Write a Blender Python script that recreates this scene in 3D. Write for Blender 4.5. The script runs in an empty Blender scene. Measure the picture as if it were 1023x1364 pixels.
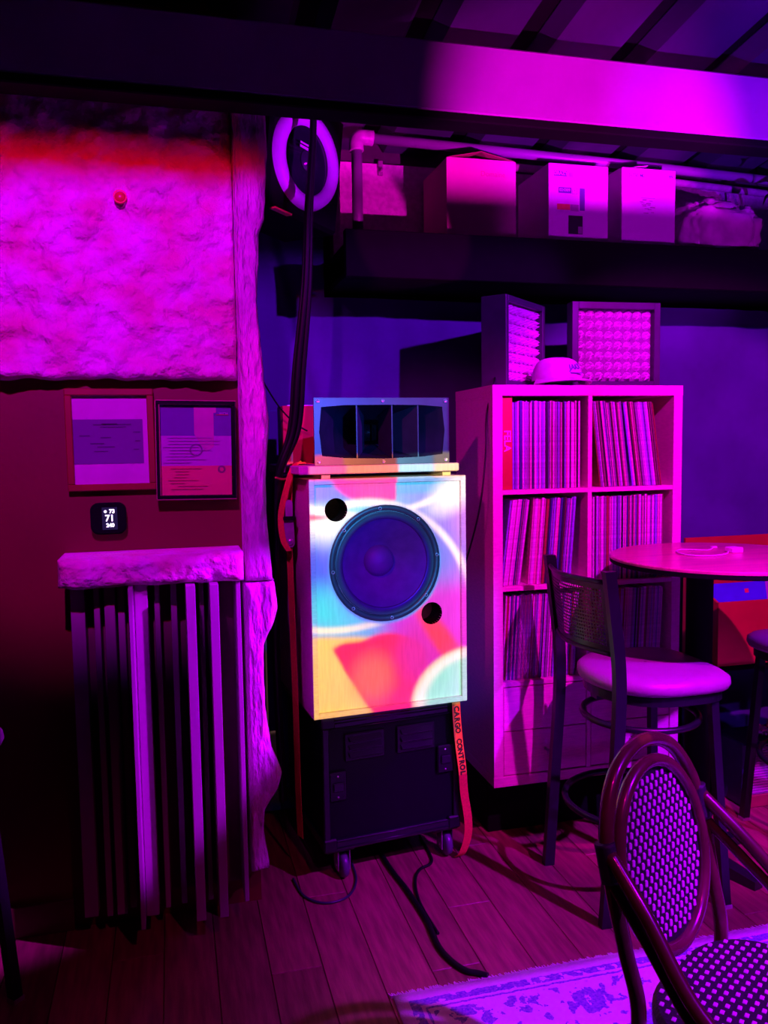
import bpy, bmesh, math, random
from mathutils import Vector, Matrix, noise
random.seed(7)
PI=math.pi
S=bpy.context.scene; COL=S.collection

# ---------------------------------------------------------------- camera
cam=bpy.data.cameras.new('camera'); camo=bpy.data.objects.new('camera',cam); COL.objects.link(camo)
cam.sensor_fit='VERTICAL'; cam.sensor_height=36.0; cam.lens=1100*36.0/1364; cam.clip_start=.05
Rc=Matrix(((0.968,0.248,0.035),(-0.250,0.965,0.076),(-0.015,-0.082,0.996)))
right=Rc.col[0].normalized(); fwd=(Rc.col[1]-right*Rc.col[1].dot(right)).normalized(); up=right.cross(fwd)
camo.matrix_world=Matrix(((right.x,up.x,-fwd.x,0),(right.y,up.y,-fwd.y,0),(right.z,up.z,-fwd.z,1.5),(0,0,0,1)))
S.camera=camo
# ---------------------------------------------------------------- world, exposure
w=bpy.data.worlds.new('world'); S.world=w; w.use_nodes=True
w.node_tree.nodes['Background'].inputs[0].default_value=(.5,.02,1,1); w.node_tree.nodes['Background'].inputs[1].default_value=.001
vs=S.view_settings; vs.view_transform='Standard'; vs.look='None'; vs.gamma=1; vs.use_curve_mapping=False; vs.exposure=0.0
# ---------------------------------------------------------------- lamps (stage fixtures out of frame, plus added fill spots)
def spot(name,loc,target,color,power,angle,blend=.3,radius=.02):
    l=bpy.data.lights.new(name,'SPOT'); o=bpy.data.objects.new(name,l); COL.objects.link(o)
    l.color=color; l.energy=power; l.spot_size=math.radians(angle); l.spot_blend=blend; l.shadow_soft_size=radius
    o.location=loc; o.rotation_euler=(Vector(target)-Vector(loc)).to_track_quat('-Z','Y').to_euler(); return o
spot('left_blue_lamp',(-.25,.6,2.85),(-.24,2.62,1.88),(.30,.0,1.0),250,42,.45,.02)
spot('left_red_lamp',(-.25,.6,2.815),(-.24,2.62,1.88),(1.0,.0,.03),105,42,.45,.02)
spot('shelf_magenta_lamp',(1.45,.6,2.85),(2.05,2.8,1.10),(1.0,.0,.95),400,48,.30,.02)
spot('violet_lamp',(2.3,.2,2.85),(1.78,1.75,.0),(.40,.0,1.0),1050,52,.6,.03)
spot('curtain_violet_lamp',(2.2,.6,2.83),(.75,3.2,1.85),(.42,.0,1.0),520,27,.5,.03)
spot('curtain_right_lamp',(2.2,.6,2.83),(2.4,3.2,1.5),(.25,.0,1.0),130,44,.5,.03)
spot('slat_violet_lamp',(2.6,1.0,2.72),(.04,2.45,.76),(.50,.0,1.0),1700,12.6,.45,.02)
spot('case_glint_fill',(.5,-.3,2.6),(.72,2.68,.30),(.5,.0,1.0),60,10,.4,.01)  # added spot, only draws violet glints on the road case
spot('side_fill_lamp',(-.5,.9,2.6),(.95,2.9,1.35),(1.0,.0,.50),95,26,.6,.03)
spot('floor_fill_lamp',(.9,.1,2.8),(.7,2.0,.0),(1.0,.0,.40),42,44,.8,.04)
spot('ledge_magenta_lamp',(1.7,.5,1.2),(1.25,3.1,2.72),(1.0,.0,.85),680,29,.6,.006)
spot('ledge_right_lamp',(2.0,.5,1.2),(1.96,3.1,2.36),(1.0,.0,.85),560,15.5,.5,.006)
spot('ledge_blue_lamp',(2.0,.5,1.2),(2.15,3.1,2.75),(.24,.0,1.0),560,40,.6,.006)
spot('ring_violet_lamp',(1.7,.5,1.2),(.47,2.75,2.39),(.55,.0,1.0),520,8.6,.4,.006)
spot('ledge_side_lamp',(1.6,.5,1.3),(.76,3.4,2.42),(1.0,.0,.7),280,9.4,.3,.01)
spot('ledge_low_fill',(2.1,.6,1.45),(1.95,3.1,2.36),(.62,.0,1.0),95,30,.6,.02)  # added weak fill for the lower parts of the ledge boxes
# projector: a spot lamp with a coloured slide, aimed at the speaker cabinet
CAB_O=Vector((.426,2.62,.60)); CAB_A=math.radians(5.2); CAB_W=.553; CAB_H=.79
su=Vector((math.cos(CAB_A),math.sin(CAB_A),0)); sn=Vector((-math.sin(CAB_A),math.cos(CAB_A),0)); sv=Vector((0,0,1))
PRJ=Vector((.80,-.35,1.75))
pl=bpy.data.lights.new('projector_lamp','SPOT'); po=bpy.data.objects.new('projector_lamp',pl); COL.objects.link(po)
po.location=PRJ; pl.spot_size=math.radians(40); pl.spot_blend=.1; pl.shadow_soft_size=.006; pl.energy=640
tgt=CAB_O+su*.28+sv*.5
pq=(tgt-PRJ).to_track_quat('-Z','Y'); po.rotation_euler=pq.to_euler()
def slide(light):
    light.use_nodes=True; nt=light.node_tree; nt.nodes.clear(); L=nt.links
    def N(t): return nt.nodes.new(t)
    out=N('ShaderNodeOutputLight'); em=N('ShaderNodeEmission'); L.new(em.outputs[0],out.inputs[0])
    tc=N('ShaderNodeTexCoord')
    def M(op,a,b=None,c=None,clamp=False):
        n=N('ShaderNodeMath'); n.operation=op; n.use_clamp=clamp
        for i,v in enumerate((a,b,c)):
            if v is None: continue
            if isinstance(v,(int,float)): n.inputs[i].default_value=v
            else: L.new(v,n.inputs[i])
        return n.outputs[0]
    qi=pq.inverted()
    def D(v):
        n=N('ShaderNodeVectorMath'); n.operation='DOT_PRODUCT'; L.new(tc.outputs['Normal'],n.inputs[0]); n.inputs[1].default_value=qi@v
        return n.outputs['Value']
    dn=D(sn); h=(CAB_O-PRJ).dot(sn)
    k=M('DIVIDE',h,dn)
    s=M('DIVIDE',M('ADD',M('MULTIPLY',k,D(su)),(PRJ-CAB_O).dot(su)),CAB_W)
    t=M('DIVIDE',M('ADD',M('MULTIPLY',k,D(sv)),(PRJ-CAB_O).dot(sv)),CAB_H)
    def smooth(x,a,b):
        n=N('ShaderNodeMapRange'); n.interpolation_type='SMOOTHSTEP'
        L.new(x,n.inputs['Value']); n.inputs['From Min'].default_value=a; n.inputs['From Max'].default_value=b
        return n.outputs['Result']
    def ell(cx,cy,rx,ry,soft=.08,rot=0):      # soft ellipse mask
        x=M('SUBTRACT',s,cx); y=M('SUBTRACT',t,cy)
        c,sn_=math.cos(rot),math.sin(rot)
        xr=M('ADD',M('MULTIPLY',x,c),M('MULTIPLY',y,sn_)); yr=M('SUBTRACT',M('MULTIPLY',y,c),M('MULTIPLY',x,sn_))
        d=M('SQRT',M('ADD',M('POWER',M('ABSOLUTE',M('DIVIDE',xr,rx)),2.0),M('POWER',M('ABSOLUTE',M('DIVIDE',yr,ry)),2.0)))
        return smooth(d,1+soft,1-soft)
    def half(nx,ny,c,soft=.01):               # nx*s+ny*t > c
        return smooth(M('ADD',M('MULTIPLY',s,nx),M('MULTIPLY',t,ny)),c-soft,c+soft)
    def ring(cx,cy,rx,ry,wd,rot=0):
        x=M('SUBTRACT',s,cx); y=M('SUBTRACT',t,cy)
        c,sn_=math.cos(rot),math.sin(rot)
        xr=M('ADD',M('MULTIPLY',x,c),M('MULTIPLY',y,sn_)); yr=M('SUBTRACT',M('MULTIPLY',y,c),M('MULTIPLY',x,sn_))
        d=M('SQRT',M('ADD',M('POWER',M('ABSOLUTE',M('DIVIDE',xr,rx)),2.0),M('POWER',M('ABSOLUTE',M('DIVIDE',yr,ry)),2.0)))
        return smooth(M('ABSOLUTE',M('SUBTRACT',d,1.0)),wd,0.0)
    state={'c':None}
    def base(c):
        n=N('ShaderNodeRGB'); n.outputs[0].default_value=(*c,1); state['c']=n.outputs[0]
    def lay(c,mask,amt=1.0):
        n=N('ShaderNodeMix'); n.data_type='RGBA'; L.new(M('MULTIPLY',mask,amt),n.inputs['Factor'])
        L.new(state['c'],n.inputs[6]); n.inputs[7].default_value=(*c,1); state['c']=n.outputs[2]
    A=lambda a,b:M('MULTIPLY',a,b)
    base((.17,.36,1.0))
    lay((.12,.75,1.0),ell(.25,.83,.34,.14,.6))
    lay((.95,1.1,1.0),ell(.06,.80,.18,.08,.8),.9)
    lay((.03,.12,1.0),ell(.02,.60,.24,.15,.5),.9)
    lay((.05,.75,1.0),ell(.22,.46,.34,.10,.7))
    lay((.5,.25,1.0),ell(1.02,.80,.22,.12,.4),.7)
    lay((.05,.22,1.0),ell(.82,.50,.35,.30,.5),.8)
    lay((.0,.5,1.0),half(1,0,.53),1)if False else None
    lay((.02,.5,.95),A(half(1,0,.54,.015),half(0,1,.93,.012)),.9)
    lay((.03,.22,1.0),A(half(-1,0,-.30,.10),half(0,1,.90,.03)),.9)
    lay((.95,.04,.38),A(ell(.42,1.12,.34,.23,.05),half(-1,0,-.545,.006)),.9)
    lay((1,1.05,1.1),ring(.36,1.28,.86,.435,.05),1)                      # white sweep across the top
    lay((1,1.1,1.1),ell(.93,.93,.16,.07,.7,.35),1)
    lay((1.1,1.1,1.1),ring(.35,.43,.68,.47,.055),.95)                      # white arc round the right of the cone
    lay((1,.08,.12),ell(.0,.845,.11,.012,.6),.9)
    lay((.55,.04,.75),A(half(1,0,.6,.15),half(0,-1,-.53,.12)))
    # lower field
    low=half(-.12,-1,-.40,.02)
    lo2=A(half(.0,-1,-.50,.06),half(1,0,.46,.12))
    lay((.62,.05,.75),lo2)
    lay((1.0,.62,.10),A(ell(.10,.02,.60,.34,.06),half(0,-1,-.34,.02)))
    lay((1.0,.66,.15),A(ell(.0,.10,.35,.26,.1),half(0,-1,-.35,.02)))
    lay((1.1,1.0,.8),A(ring(.18,.86,.86,.49,.05),half(0,-1,-.46,.05)))
    lay((1,.03,.09),A(ell(.46,.14,.285,.20,.06),half(1.2,1,.44,.02)),1)
    lay((1,.03,.09),A(A(half(0,-1,-.315,.01),half(1.25,1,.45,.02)),ell(.40,.24,.32,.10,.1)),1)
    lay((1,.22,.08),ell(.38,.15,.13,.10,.6),.7)
    lay((.75,.03,.45),ell(.72,.24,.18,.14,.5),.8)
    lay((1,.06,.06),ell(.86,.27,.26,.055,.4,-.75),1)
    lay((1,.8,.5),ell(1.05,.0,.42,.245,.05))
    lay((1.05,1.05,1.0),ell(1.07,.0,.41,.235,.06))
    lay((.28,.95,.75),ell(1.12,.0,.41,.215,.10))
    lay((.02,.32,.95),ell(.474,.635,.362,.254,.02),.97)
    lay((.06,.02,1.5),ell(.474,.635,.290,.204,.05),1)
    lay((.20,.0,1.3),ell(.40,.56,.20,.15,.8),.8)
    lay((.02,.03,.5),ell(.62,.74,.16,.10,.8),.6)
    # above the cabinet
    top=half(0,1,1.10,.004)
    lay((.02,.10,.75),top)
    lay((.04,.12,.55),A(top,half(1,0,.5,.2)))
    lay((.6,.12,.35),A(A(top,half(1,0,.25,.08)),ell(.62,1.40,.3,.03,.6)),.7)
    bd=A(half(0,1,.995,.004),half(0,-1,-1.10,.004))
    lay((1,.12,.22),A(bd,half(-1,0,-.22,.01)))
    lay((1,.25,.08),A(bd,A(half(1,0,.22,.01),half(-1,0,-.55,.01))))
    lay((.3,.85,1),A(bd,A(half(1,0,.55,.01),half(-1,0,-.78,.02))))
    lay((1,.8,.3),A(bd,half(1,0,.78,.02)))
    # right of the cabinet: blue, and a little orange below it
    rt=half(1,0,1.04,.02)
    lay((.02,.03,.9),rt)
    lay((0,0,.0),A(rt,half(0,1,.52,.16)))
    lay((0,0,.0),A(rt,half(0,-1,.04,.12)),.8)
    lay((0,0,0),A(rt,half(1,0,1.24,.08)))
    lay((.9,.16,.05),A(A(half(1,0,.93,.01),half(-1,0,-1.05,.01)),half(0,-1,.01,.01)))
    win=A(A(half(1,0,-.004,.003),half(-1,0,-1.30,.02)),A(half(0,1,-.30,.12),half(0,-1,-1.335,.004)))
    out_=A(half(0,1,1.10,.004),M('SUBTRACT',1.0,A(half(1,0,.045,.004),half(-1,0,-.875,.004))))
    win=A(win,M('SUBTRACT',1.0,out_))
    dim=A(half(0,-1,.005,.01),half(-1,0,-.93,.01))
    win=A(win,M('SUBTRACT',1.0,A(dim,.93)))
    fall=N('ShaderNodeMix'); fall.data_type='RGBA'; L.new(win,fall.inputs['Factor']); fall.inputs[6].default_value=(0,0,0,1); L.new(state['c'],fall.inputs[7])
    L.new(fall.outputs[2],em.inputs['Color']); em.inputs['Strength'].default_value=1.0
slide(pl)

# ---------------------------------------------------------------- materials
MATS={}
def mat(name,col,rough=.6,metal=0,var=.0,scale=20,bump=0,bscale=60,stretch=(1,1,1),bdist=.01,col2=None,coat=0,spec=.5,rnd=0,emit=None,alpha=1,trans=0):
    col=tuple(col)
    if name in MATS: return MATS[name]
    m=bpy.data.materials.new(name); m.use_nodes=True; nt=m.node_tree; L=nt.links
    p=nt.nodes['Principled BSDF']; p.inputs['Roughness'].default_value=rough; p.inputs['Metallic'].default_value=metal
    p.inputs['Specular IOR Level'].default_value=spec; p.inputs['Coat Weight'].default_value=coat; p.inputs['Coat Roughness'].default_value=.1
    p.inputs['Transmission Weight'].default_value=trans
    tc=nt.nodes.new('ShaderNodeTexCoord'); mp=nt.nodes.new('ShaderNodeMapping'); mp.inputs['Scale'].default_value=stretch
    L.new(tc.outputs['Object'],mp.inputs[0])
    nz=nt.nodes.new('ShaderNodeTexNoise'); nz.inputs['Scale'].default_value=scale; nz.inputs['Detail'].default_value=5; L.new(mp.outputs[0],nz.inputs[0])
    mx=nt.nodes.new('ShaderNodeMix'); mx.data_type='RGBA'
    c2=col2 or tuple(min(1,c*(1-var)) for c in col)
    mx.inputs[6].default_value=(*c2,1); mx.inputs[7].default_value=(*col,1)
    rp=nt.nodes.new('ShaderNodeMapRange'); rp.inputs['From Min'].default_value=.35; rp.inputs['From Max'].default_value=.65
    L.new(nz.outputs['Fac'],rp.inputs['Value']); L.new(rp.outputs[0],mx.inputs['Factor'])
    src=mx.outputs[2]
    if rnd:
        oi=nt.nodes.new('ShaderNodeObjectInfo'); hv=nt.nodes.new('ShaderNodeHueSaturation')
        r2=nt.nodes.new('ShaderNodeMapRange'); r2.inputs['To Min'].default_value=1-rnd; r2.inputs['To Max'].default_value=1+rnd
        L.new(oi.outputs['Random'],r2.inputs['Value']); L.new(r2.outputs[0],hv.inputs['Value']); L.new(src,hv.inputs['Color']); src=hv.outputs[0]
    L.new(src,p.inputs['Base Color'])
    if bump:
        b=nt.nodes.new('ShaderNodeBump'); n2=nt.nodes.new('ShaderNodeTexNoise'); n2.inputs['Scale'].default_value=bscale; n2.inputs['Detail'].default_value=6
        L.new(mp.outputs[0],n2.inputs[0]); L.new(n2.outputs['Fac'],b.inputs['Height']); b.inputs['Strength'].default_value=bump; b.inputs['Distance'].default_value=bdist
        L.new(b.outputs[0],p.inputs['Normal'])
    if emit:
        p.inputs['Emission Color'].default_value=(*emit[0],1); p.inputs['Emission Strength'].default_value=emit[1]
    if alpha<1: p.inputs['Alpha'].default_value=alpha
    MATS[name]=m; return m
M_floor=mat('wood_plank',(.26,.10,.07),.38,var=.45,scale=6,stretch=(9,1,1),bump=.15,bscale=10,rnd=.4,spec=.4)
M_redwall=mat('red_paint',(.15,.004,.010),.55,var=.15,scale=3,bump=.05)
M_ceil=mat('dark_metal_deck',(.035,.028,.07),.5,var=.4,scale=4,stretch=(1,.3,1),bump=.1,bscale=8)
M_beam=mat('painted_beam',(.34,.32,.38),.45,var=.2,scale=3,bump=.08,bscale=12)
M_black=mat('matt_black',(.002,.0018,.003),.8,var=.3,spec=.12)
M_blackg=mat('gloss_black',(.004,.004,.007),.25,var=.2,coat=.3)
M_blackm=mat('black_metal',(.006,.006,.012),.36,var=.3,spec=.4)
M_wool=mat('mineral_wool',(.82,.75,.80),.95,col2=(.72,.42,.42),scale=9,bump=.9,bdist=.020,bscale=42,spec=.1)
M_wool2=mat('mineral_wool_edge',(.85,.78,.78),.95,var=.3,scale=30,stretch=(1,1,.3),bump=1,bdist=.03,bscale=60,spec=.1)
M_curtain=mat('dark_curtain',(.08,.05,.24),.85,var=.25,scale=3,bump=.05,bscale=300,spec=.1)
M_slat=mat('painted_slat',(.40,.26,.36),.5,var=.2,scale=5,stretch=(4,4,.3),bump=.05)
M_slatdark=mat('diffuser_back',(.16,.05,.08),.6,var=.2)
M_shelf=mat('oak_veneer',(.86,.66,.62),.45,var=.14,scale=12,stretch=(3,3,14),bump=.04)
M_shelfh=mat('oak_veneer_across',(.86,.66,.62),.45,var=.2,scale=12,stretch=(2,8,20),bump=.04)
M_ply=mat('pale_ply',(.75,.66,.56),.4,var=.12,scale=12,stretch=(14,14,1.2),bump=.06,bscale=30)
M_plyedge=mat('pale_ply_edge',(.72,.58,.50),.45,var=.2,scale=20,stretch=(2,2,12),bump=.05)
M_cone=mat('paper_cone',(.10,.10,.13),.75,var=.2,scale=25,spec=.3)
M_cap=mat('dust_cap',(.085,.085,.12),.6,var=.1)
M_ring=mat('basket_ring',(.05,.06,.075),.4,var=.2,metal=.3)
M_screw=mat('screw_steel',(.6,.6,.65),.3,metal=.8,var=.1)
M_red=mat('red_board',(.50,.010,.03),.45,var=.15,scale=8)
M_orange=mat('orange_webbing',(.85,.13,.05),.7,var=.2,scale=150,bump=.2,bscale=400)
M_chrome=mat('worn_steel',(.55,.5,.55),.35,metal=.6,var=.3,scale=40)
M_white=mat('white_plastic',(.8,.8,.8),.4,var=.05)
M_card=mat('brown_cardboard',(.66,.32,.42),.8,var=.08,scale=6,bump=.05,spec=.2)
M_cardin=mat('cardboard_inside',(.35,.12,.10),.8,var=.1,spec=.2)
M_wcard=mat('white_cardboard',(.80,.78,.80),.75,var=.06,scale=6,bump=.04,spec=.2)
M_ink=mat('violet_ink',(.12,.04,.30),.7,var=.1)
M_inkred=mat('red_ink',(.8,.05,.10),.7,var=.2,scale=40)
M_inkblk=mat('black_ink',(.015,.012,.02),.6,var=.3,scale=60)
M_inkpale=mat('faded_ink',(.42,.22,.40),.8,var=.2,scale=60)
M_foam=mat('foam_board',(.75,.6,.7),.8,var=.25,scale=60,bump=.3,bscale=120)
M_pipe=mat('grey_pipe',(.20,.19,.26),.4,var=.3,scale=6,stretch=(.3,1,1))
M_elbow=mat('pipe_elbow',(.5,.42,.5),.45,var=.3,scale=30)
M_bag=mat('clear_plastic',(.80,.60,.72),.25,var=.3,scale=12,bump=.5,bscale=14,spec=.8)
M_vinyl=mat('seat_vinyl',(.30,.20,.28),.36,var=.08,bump=.12,bscale=160,spec=.6)
M_table=mat('table_wood',(.72,.25,.26),.28,var=.3,scale=4,stretch=(1,9,1),spec=.6,coat=.3)
M_tedge=mat('table_edge',(.65,.3,.3),.4,var=.2)
M_rattan=mat('brown_rattan',(.12,.03,.035),.27,var=.35,scale=9,stretch=(2,2,2),spec=.6,coat=.4)
M_bind=mat('black_binding',(.015,.015,.025),.5,var=.3,scale=60,stretch=(1,1,6),bump=.3,bscale=120)
M_strand=mat('white_strand',(.62,.5,.66),.5,var=.15,scale=80)
M_lattice=mat('black_strand',(.012,.012,.02),.5,var=.3,scale=80,bump=.3,bscale=200)
M_blue=mat('blue_sleeve',(.07,.04,.75),.4,var=.25,scale=5,stretch=(1,1,2))
M_grille=mat('cream_grille_cloth',(.40,.28,.36),.8,var=.3,scale=200,stretch=(1,1,3),bump=.3,bscale=200)
M_brown=mat('dark_red_wood',(.25,.02,.04),.5,var=.2)
M_cap_cloth=mat('cap_cloth',(.62,.5,.68),.8,var=.35,scale=14,bump=.1,bscale=300)
M_relief=mat('relief_pale',(.85,.6,.85),.55,var=.35,scale=40)
M_paper=mat('paper_white',(.60,.42,.60),.3,var=.12,scale=9,coat=.4)
M_paperp=mat('paper_violet',(.16,.08,.26),.3,var=.10,scale=4,coat=.4)
M_paperb=mat('paper_navy',(.045,.03,.30),.3,var=.4,scale=3,stretch=(2,1,.2),coat=.4)
M_paperm=mat('paper_magenta',(.42,.10,.48),.3,var=.2,scale=3,stretch=(2,1,.2),coat=.4)
M_paperr=mat('paper_red',(.62,.02,.05),.3,var=.12,scale=5,coat=.4)
M_framered=mat('frame_redwood',(.26,.012,.02),.4,var=.2,scale=10)
M_cable=mat('cable_rubber',(.003,.003,.005),.5,var=.2,spec=.25)
M_amber=mat('amber_cord',(.7,.30,.06),.5,var=.1)
M_leaf=mat('dark_leaf',(.05,.06,.04),.5,var=.4)
M_led=mat('screen_digits',(.9,.92,1),.4,emit=((.9,.92,1),1.6))
M_lcd=mat('screen_glow',(.01,.01,.03),.3,emit=((.03,.03,.10),.25))

# ---------------------------------------------------------------- mesh helpers
class MB:
    def __init__(s): s.v=[]; s.f=[]; s.mi=[]; s.sm=[]
    def add(s,vs,fs,mi=0,smooth=False,mtx=None):
        o=len(s.v)
        if mtx is not None: vs=[mtx@Vector(v) for v in vs]
        s.v+= [tuple(v) for v in vs]; s.f+=[tuple(i+o for i in f) for f in fs]; s.mi+=[mi]*len(fs); s.sm+=[smooth]*len(fs); return s
    def box(s,a,b,mi=0,mtx=None,bev=0):
        x0,y0,z0=a; x1,y1,z1=b
        if bev>0:
            B=bev; vs=[];fs=[]
            bm=bmesh.new(); bmesh.ops.create_cube(bm,size=1,matrix=Matrix.Translation(((x0+x1)/2,(y0+y1)/2,(z0+z1)/2))@Matrix.Diagonal((x1-x0,y1-y0,z1-z0,1)))
            bmesh.ops.bevel(bm,geom=bm.edges[:],offset=B,segments=1,affect='EDGES',profile=.5)
            bm.verts.index_update(); vs=[v.co.copy() for v in bm.verts]; fs=[[v.index for v in f.verts] for f in bm.faces]; bm.free()
            return s.add(vs,fs,mi,False,mtx)
        vs=[(x0,y0,z0),(x1,y0,z0),(x1,y1,z0),(x0,y1,z0),(x0,y0,z1),(x1,y0,z1),(x1,y1,z1),(x0,y1,z1)]
        fs=[(0,3,2,1),(4,5,6,7),(0,1,5,4),(1,2,6,5),(2,3,7,6),(3,0,4,7)]
        return s.add(vs,fs,mi,False,mtx)
    def tube(s,pts,r,n=10,mi=0,caps=True,closed=False,ry=None):
        pts=[Vector(p) for p in pts]; N_=len(pts); rs=r if isinstance(r,(list,tuple)) else [r]*N_
        vs=[];fs=[]; ref=None
        for i,p in enumerate(pts):
            if closed: d=pts[(i+1)%N_]-pts[i-1]
            else: d=pts[min(i+1,N_-1)]-pts[max(i-1,0)]
            d.normalize()
            if ref is None:
                ref=Vector((0,0,1)) if abs(d.z)<.9 else Vector((1,0,0))
            a=(ref-d*ref.dot(d)).normalized(); b=d.cross(a); ref=a
            for k in range(n):
                t=2*PI*k/n; vs.append(p+a*math.cos(t)*rs[i]+b*math.sin(t)*(ry or rs[i]))
        for i in range(N_ if closed else N_-1):
            j=(i+1)%N_
            for k in range(n):
                k2=(k+1)%n; fs.append((i*n+k,i*n+k2,j*n+k2,j*n+k))
        s.add(vs,fs,mi,True)
        if caps and not closed:
            o=len(s.v)-len(vs); s.f.append(tuple(o+k for k in range(n))[::-1]); s.f.append(tuple(o+(N_-1)*n+k for k in range(n))); s.mi+=[mi]*2; s.sm+=[False]*2
        return s
    def lathe(s,prof,n=32,mi=0,mtx=None,smooth=True):   # prof (r,z) about Z
        vs=[];fs=[]
        for r,z in prof:
            for k in range(n):
                t=2*PI*k/n; vs.append((r*math.cos(t),r*math.sin(t),z))
        for i in range(len(prof)-1):
            for k in range(n):
                k2=(k+1)%n; fs.append((i*n+k,i*n+k2,(i+1)*n+k2,(i+1)*n+k))
        return s.add(vs,fs,mi,smooth,mtx)
    def quad(s,a,b,c,d,mi=0): return s.add([a,b,c,d],[(0,1,2,3)],mi)
    def prism(s,poly,z0,z1,mi=0,mtx=None,smooth=False):  # poly xy
        n=len(poly); vs=[(x,y,z0) for x,y in poly]+[(x,y,z1) for x,y in poly]
        fs=[tuple(range(n))[::-1],tuple(range(n,2*n))]+[(i,(i+1)%n,(i+1)%n+n,i+n) for i in range(n)]
        return s.add(vs,fs,mi,smooth,mtx)
    def build(s,name,mats,parent=None,**kw):
        me=bpy.data.meshes.new(name); me.from_pydata(s.v,[],s.f)
        if not isinstance(mats,(list,tuple)): mats=[mats]
        for m in mats: me.materials.append(m)
        me.polygons.foreach_set('material_index',s.mi); me.polygons.foreach_set('use_smooth',s.sm); me.update()
        o=bpy.data.objects.new(name,me); COL.objects.link(o)
        if parent: o.parent=parent
        for k,v in kw.items(): o[k]=v
        return o
def thing(name,label,cat,loc=(0,0,0),rz=0,group=None):
    o=bpy.data.objects.new(name,None); COL.objects.link(o); o.empty_display_size=.1
    o.location=loc; o.rotation_euler=(0,0,rz); o['label']=label; o['category']=cat
    if group: o['group']=group
    return o
def tag(o,label,cat,group=None):
    o['label']=label; o['category']=cat
    if group: o['group']=group
    return o
def dup(root,loc,rz,label):
    r=root.copy(); COL.objects.link(r); r.location=loc; r.rotation_euler=(0,0,rz); r['label']=label
    for ch in list(root.children):
        c=ch.copy(); COL.objects.link(c); c.parent=r
        for g in list(ch.children):
            d=g.copy(); COL.objects.link(d); d.parent=c
    return r
def catmull(P,n=8,closed=False):
    P=[Vector(p) for p in P]; out=[]; m=len(P)
    for i in range(m if closed else m-1):
        p0=P[(i-1)%m] if closed else P[max(i-1,0)]; p1=P[i]; p2=P[(i+1)%m]; p3=P[(i+2)%m] if closed else P[min(i+2,m-1)]
        for k in range(n):
            t=k/n; out.append(.5*((2*p1)+(-p0+p2)*t+(2*p0-5*p1+4*p2-p3)*t*t+(-p0+3*p1-3*p2+p3)*t**3))
    if not closed: out.append(P[-1])
    return out
def txt(s,size,depth=.0006,bold=0):
    cu=bpy.data.curves.new('t','FONT'); cu.body=s; cu.size=size; cu.extrude=depth; cu.offset=bold; cu.align_x='CENTER'; cu.align_y='CENTER'; cu.resolution_u=3
    o=bpy.data.objects.new('t',cu); COL.objects.link(o); dg=bpy.context.evaluated_depsgraph_get(); me=bpy.data.meshes.new_from_object(o.evaluated_get(dg))
    r=([v.co.copy() for v in me.vertices],[tuple(p.vertices) for p in me.polygons]); bpy.data.objects.remove(o); bpy.data.curves.remove(cu); bpy.data.meshes.remove(me); return r
def XZ(x,y,z,rot=0):  # maps glyph xy plane onto XZ facing -Y
    return Matrix.Translation((x,y,z))@Matrix.Rotation(PI/2,4,'X')@Matrix.Rotation(rot,4,'Z')

# ================================================================ SETTING
fl=MB().box((-1.4,-.6,-.06),(3.6,3.7,-.012)).build('floor',M_floor); fl['kind']='structure'
PW=.148; pm={}
def plank_mesh(l):
    if l not in pm: 
        o=MB().box((0,0,-.012),(PW-.0025,l-.003,0),bev=.001); me=bpy.data.meshes.new('plank'); me.from_pydata(o.v,[],o.f); me.materials.append(M_floor); pm[l]=me
    return pm[l]
for i in range(34):
    x=-1.4+i*PW; y=-.3-.37*(i*5%7)/2
    for j in range(5):
        l=1.22
        if y+l<.3: y+=l; continue
        if y>3.45: break
        if y+l>3.69: l=.9
        if y+l>3.69: l=.4
        o=bpy.data.objects.new('plank',plank_mesh(l)); COL.objects.link(o); o.location=(x,y,0); o.parent=fl; y+=l
wl=MB().box((-1.4,2.65,-.012),(.242,2.76,2.86)).build('wall_left',M_redwall); wl['kind']='structure'
bb=MB().box((-1.4,2.632,0),(-.34,2.65,.10),bev=.003).build('baseboard_left',mat('dark_trim',(.10,.01,.02),.4,var=.2)); bb['kind']='structure'
wb=MB().box((.0,3.45,-.012),(3.6,3.55,2.9)).build('wall_back',mat('dark_plaster',(.05,.03,.05),.8,var=.3)); wb['kind']='structure'
# insulation board on the back wall over the ledge
n=0
for x0,x1 in ((.70,1.36),(1.365,2.1),(2.105,2.8),(2.805,3.5)):
    MB().box((x0,3.425,2.235),(x1,3.45,2.66),bev=.002).build('insulation_board',M_foam,wb)
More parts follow.
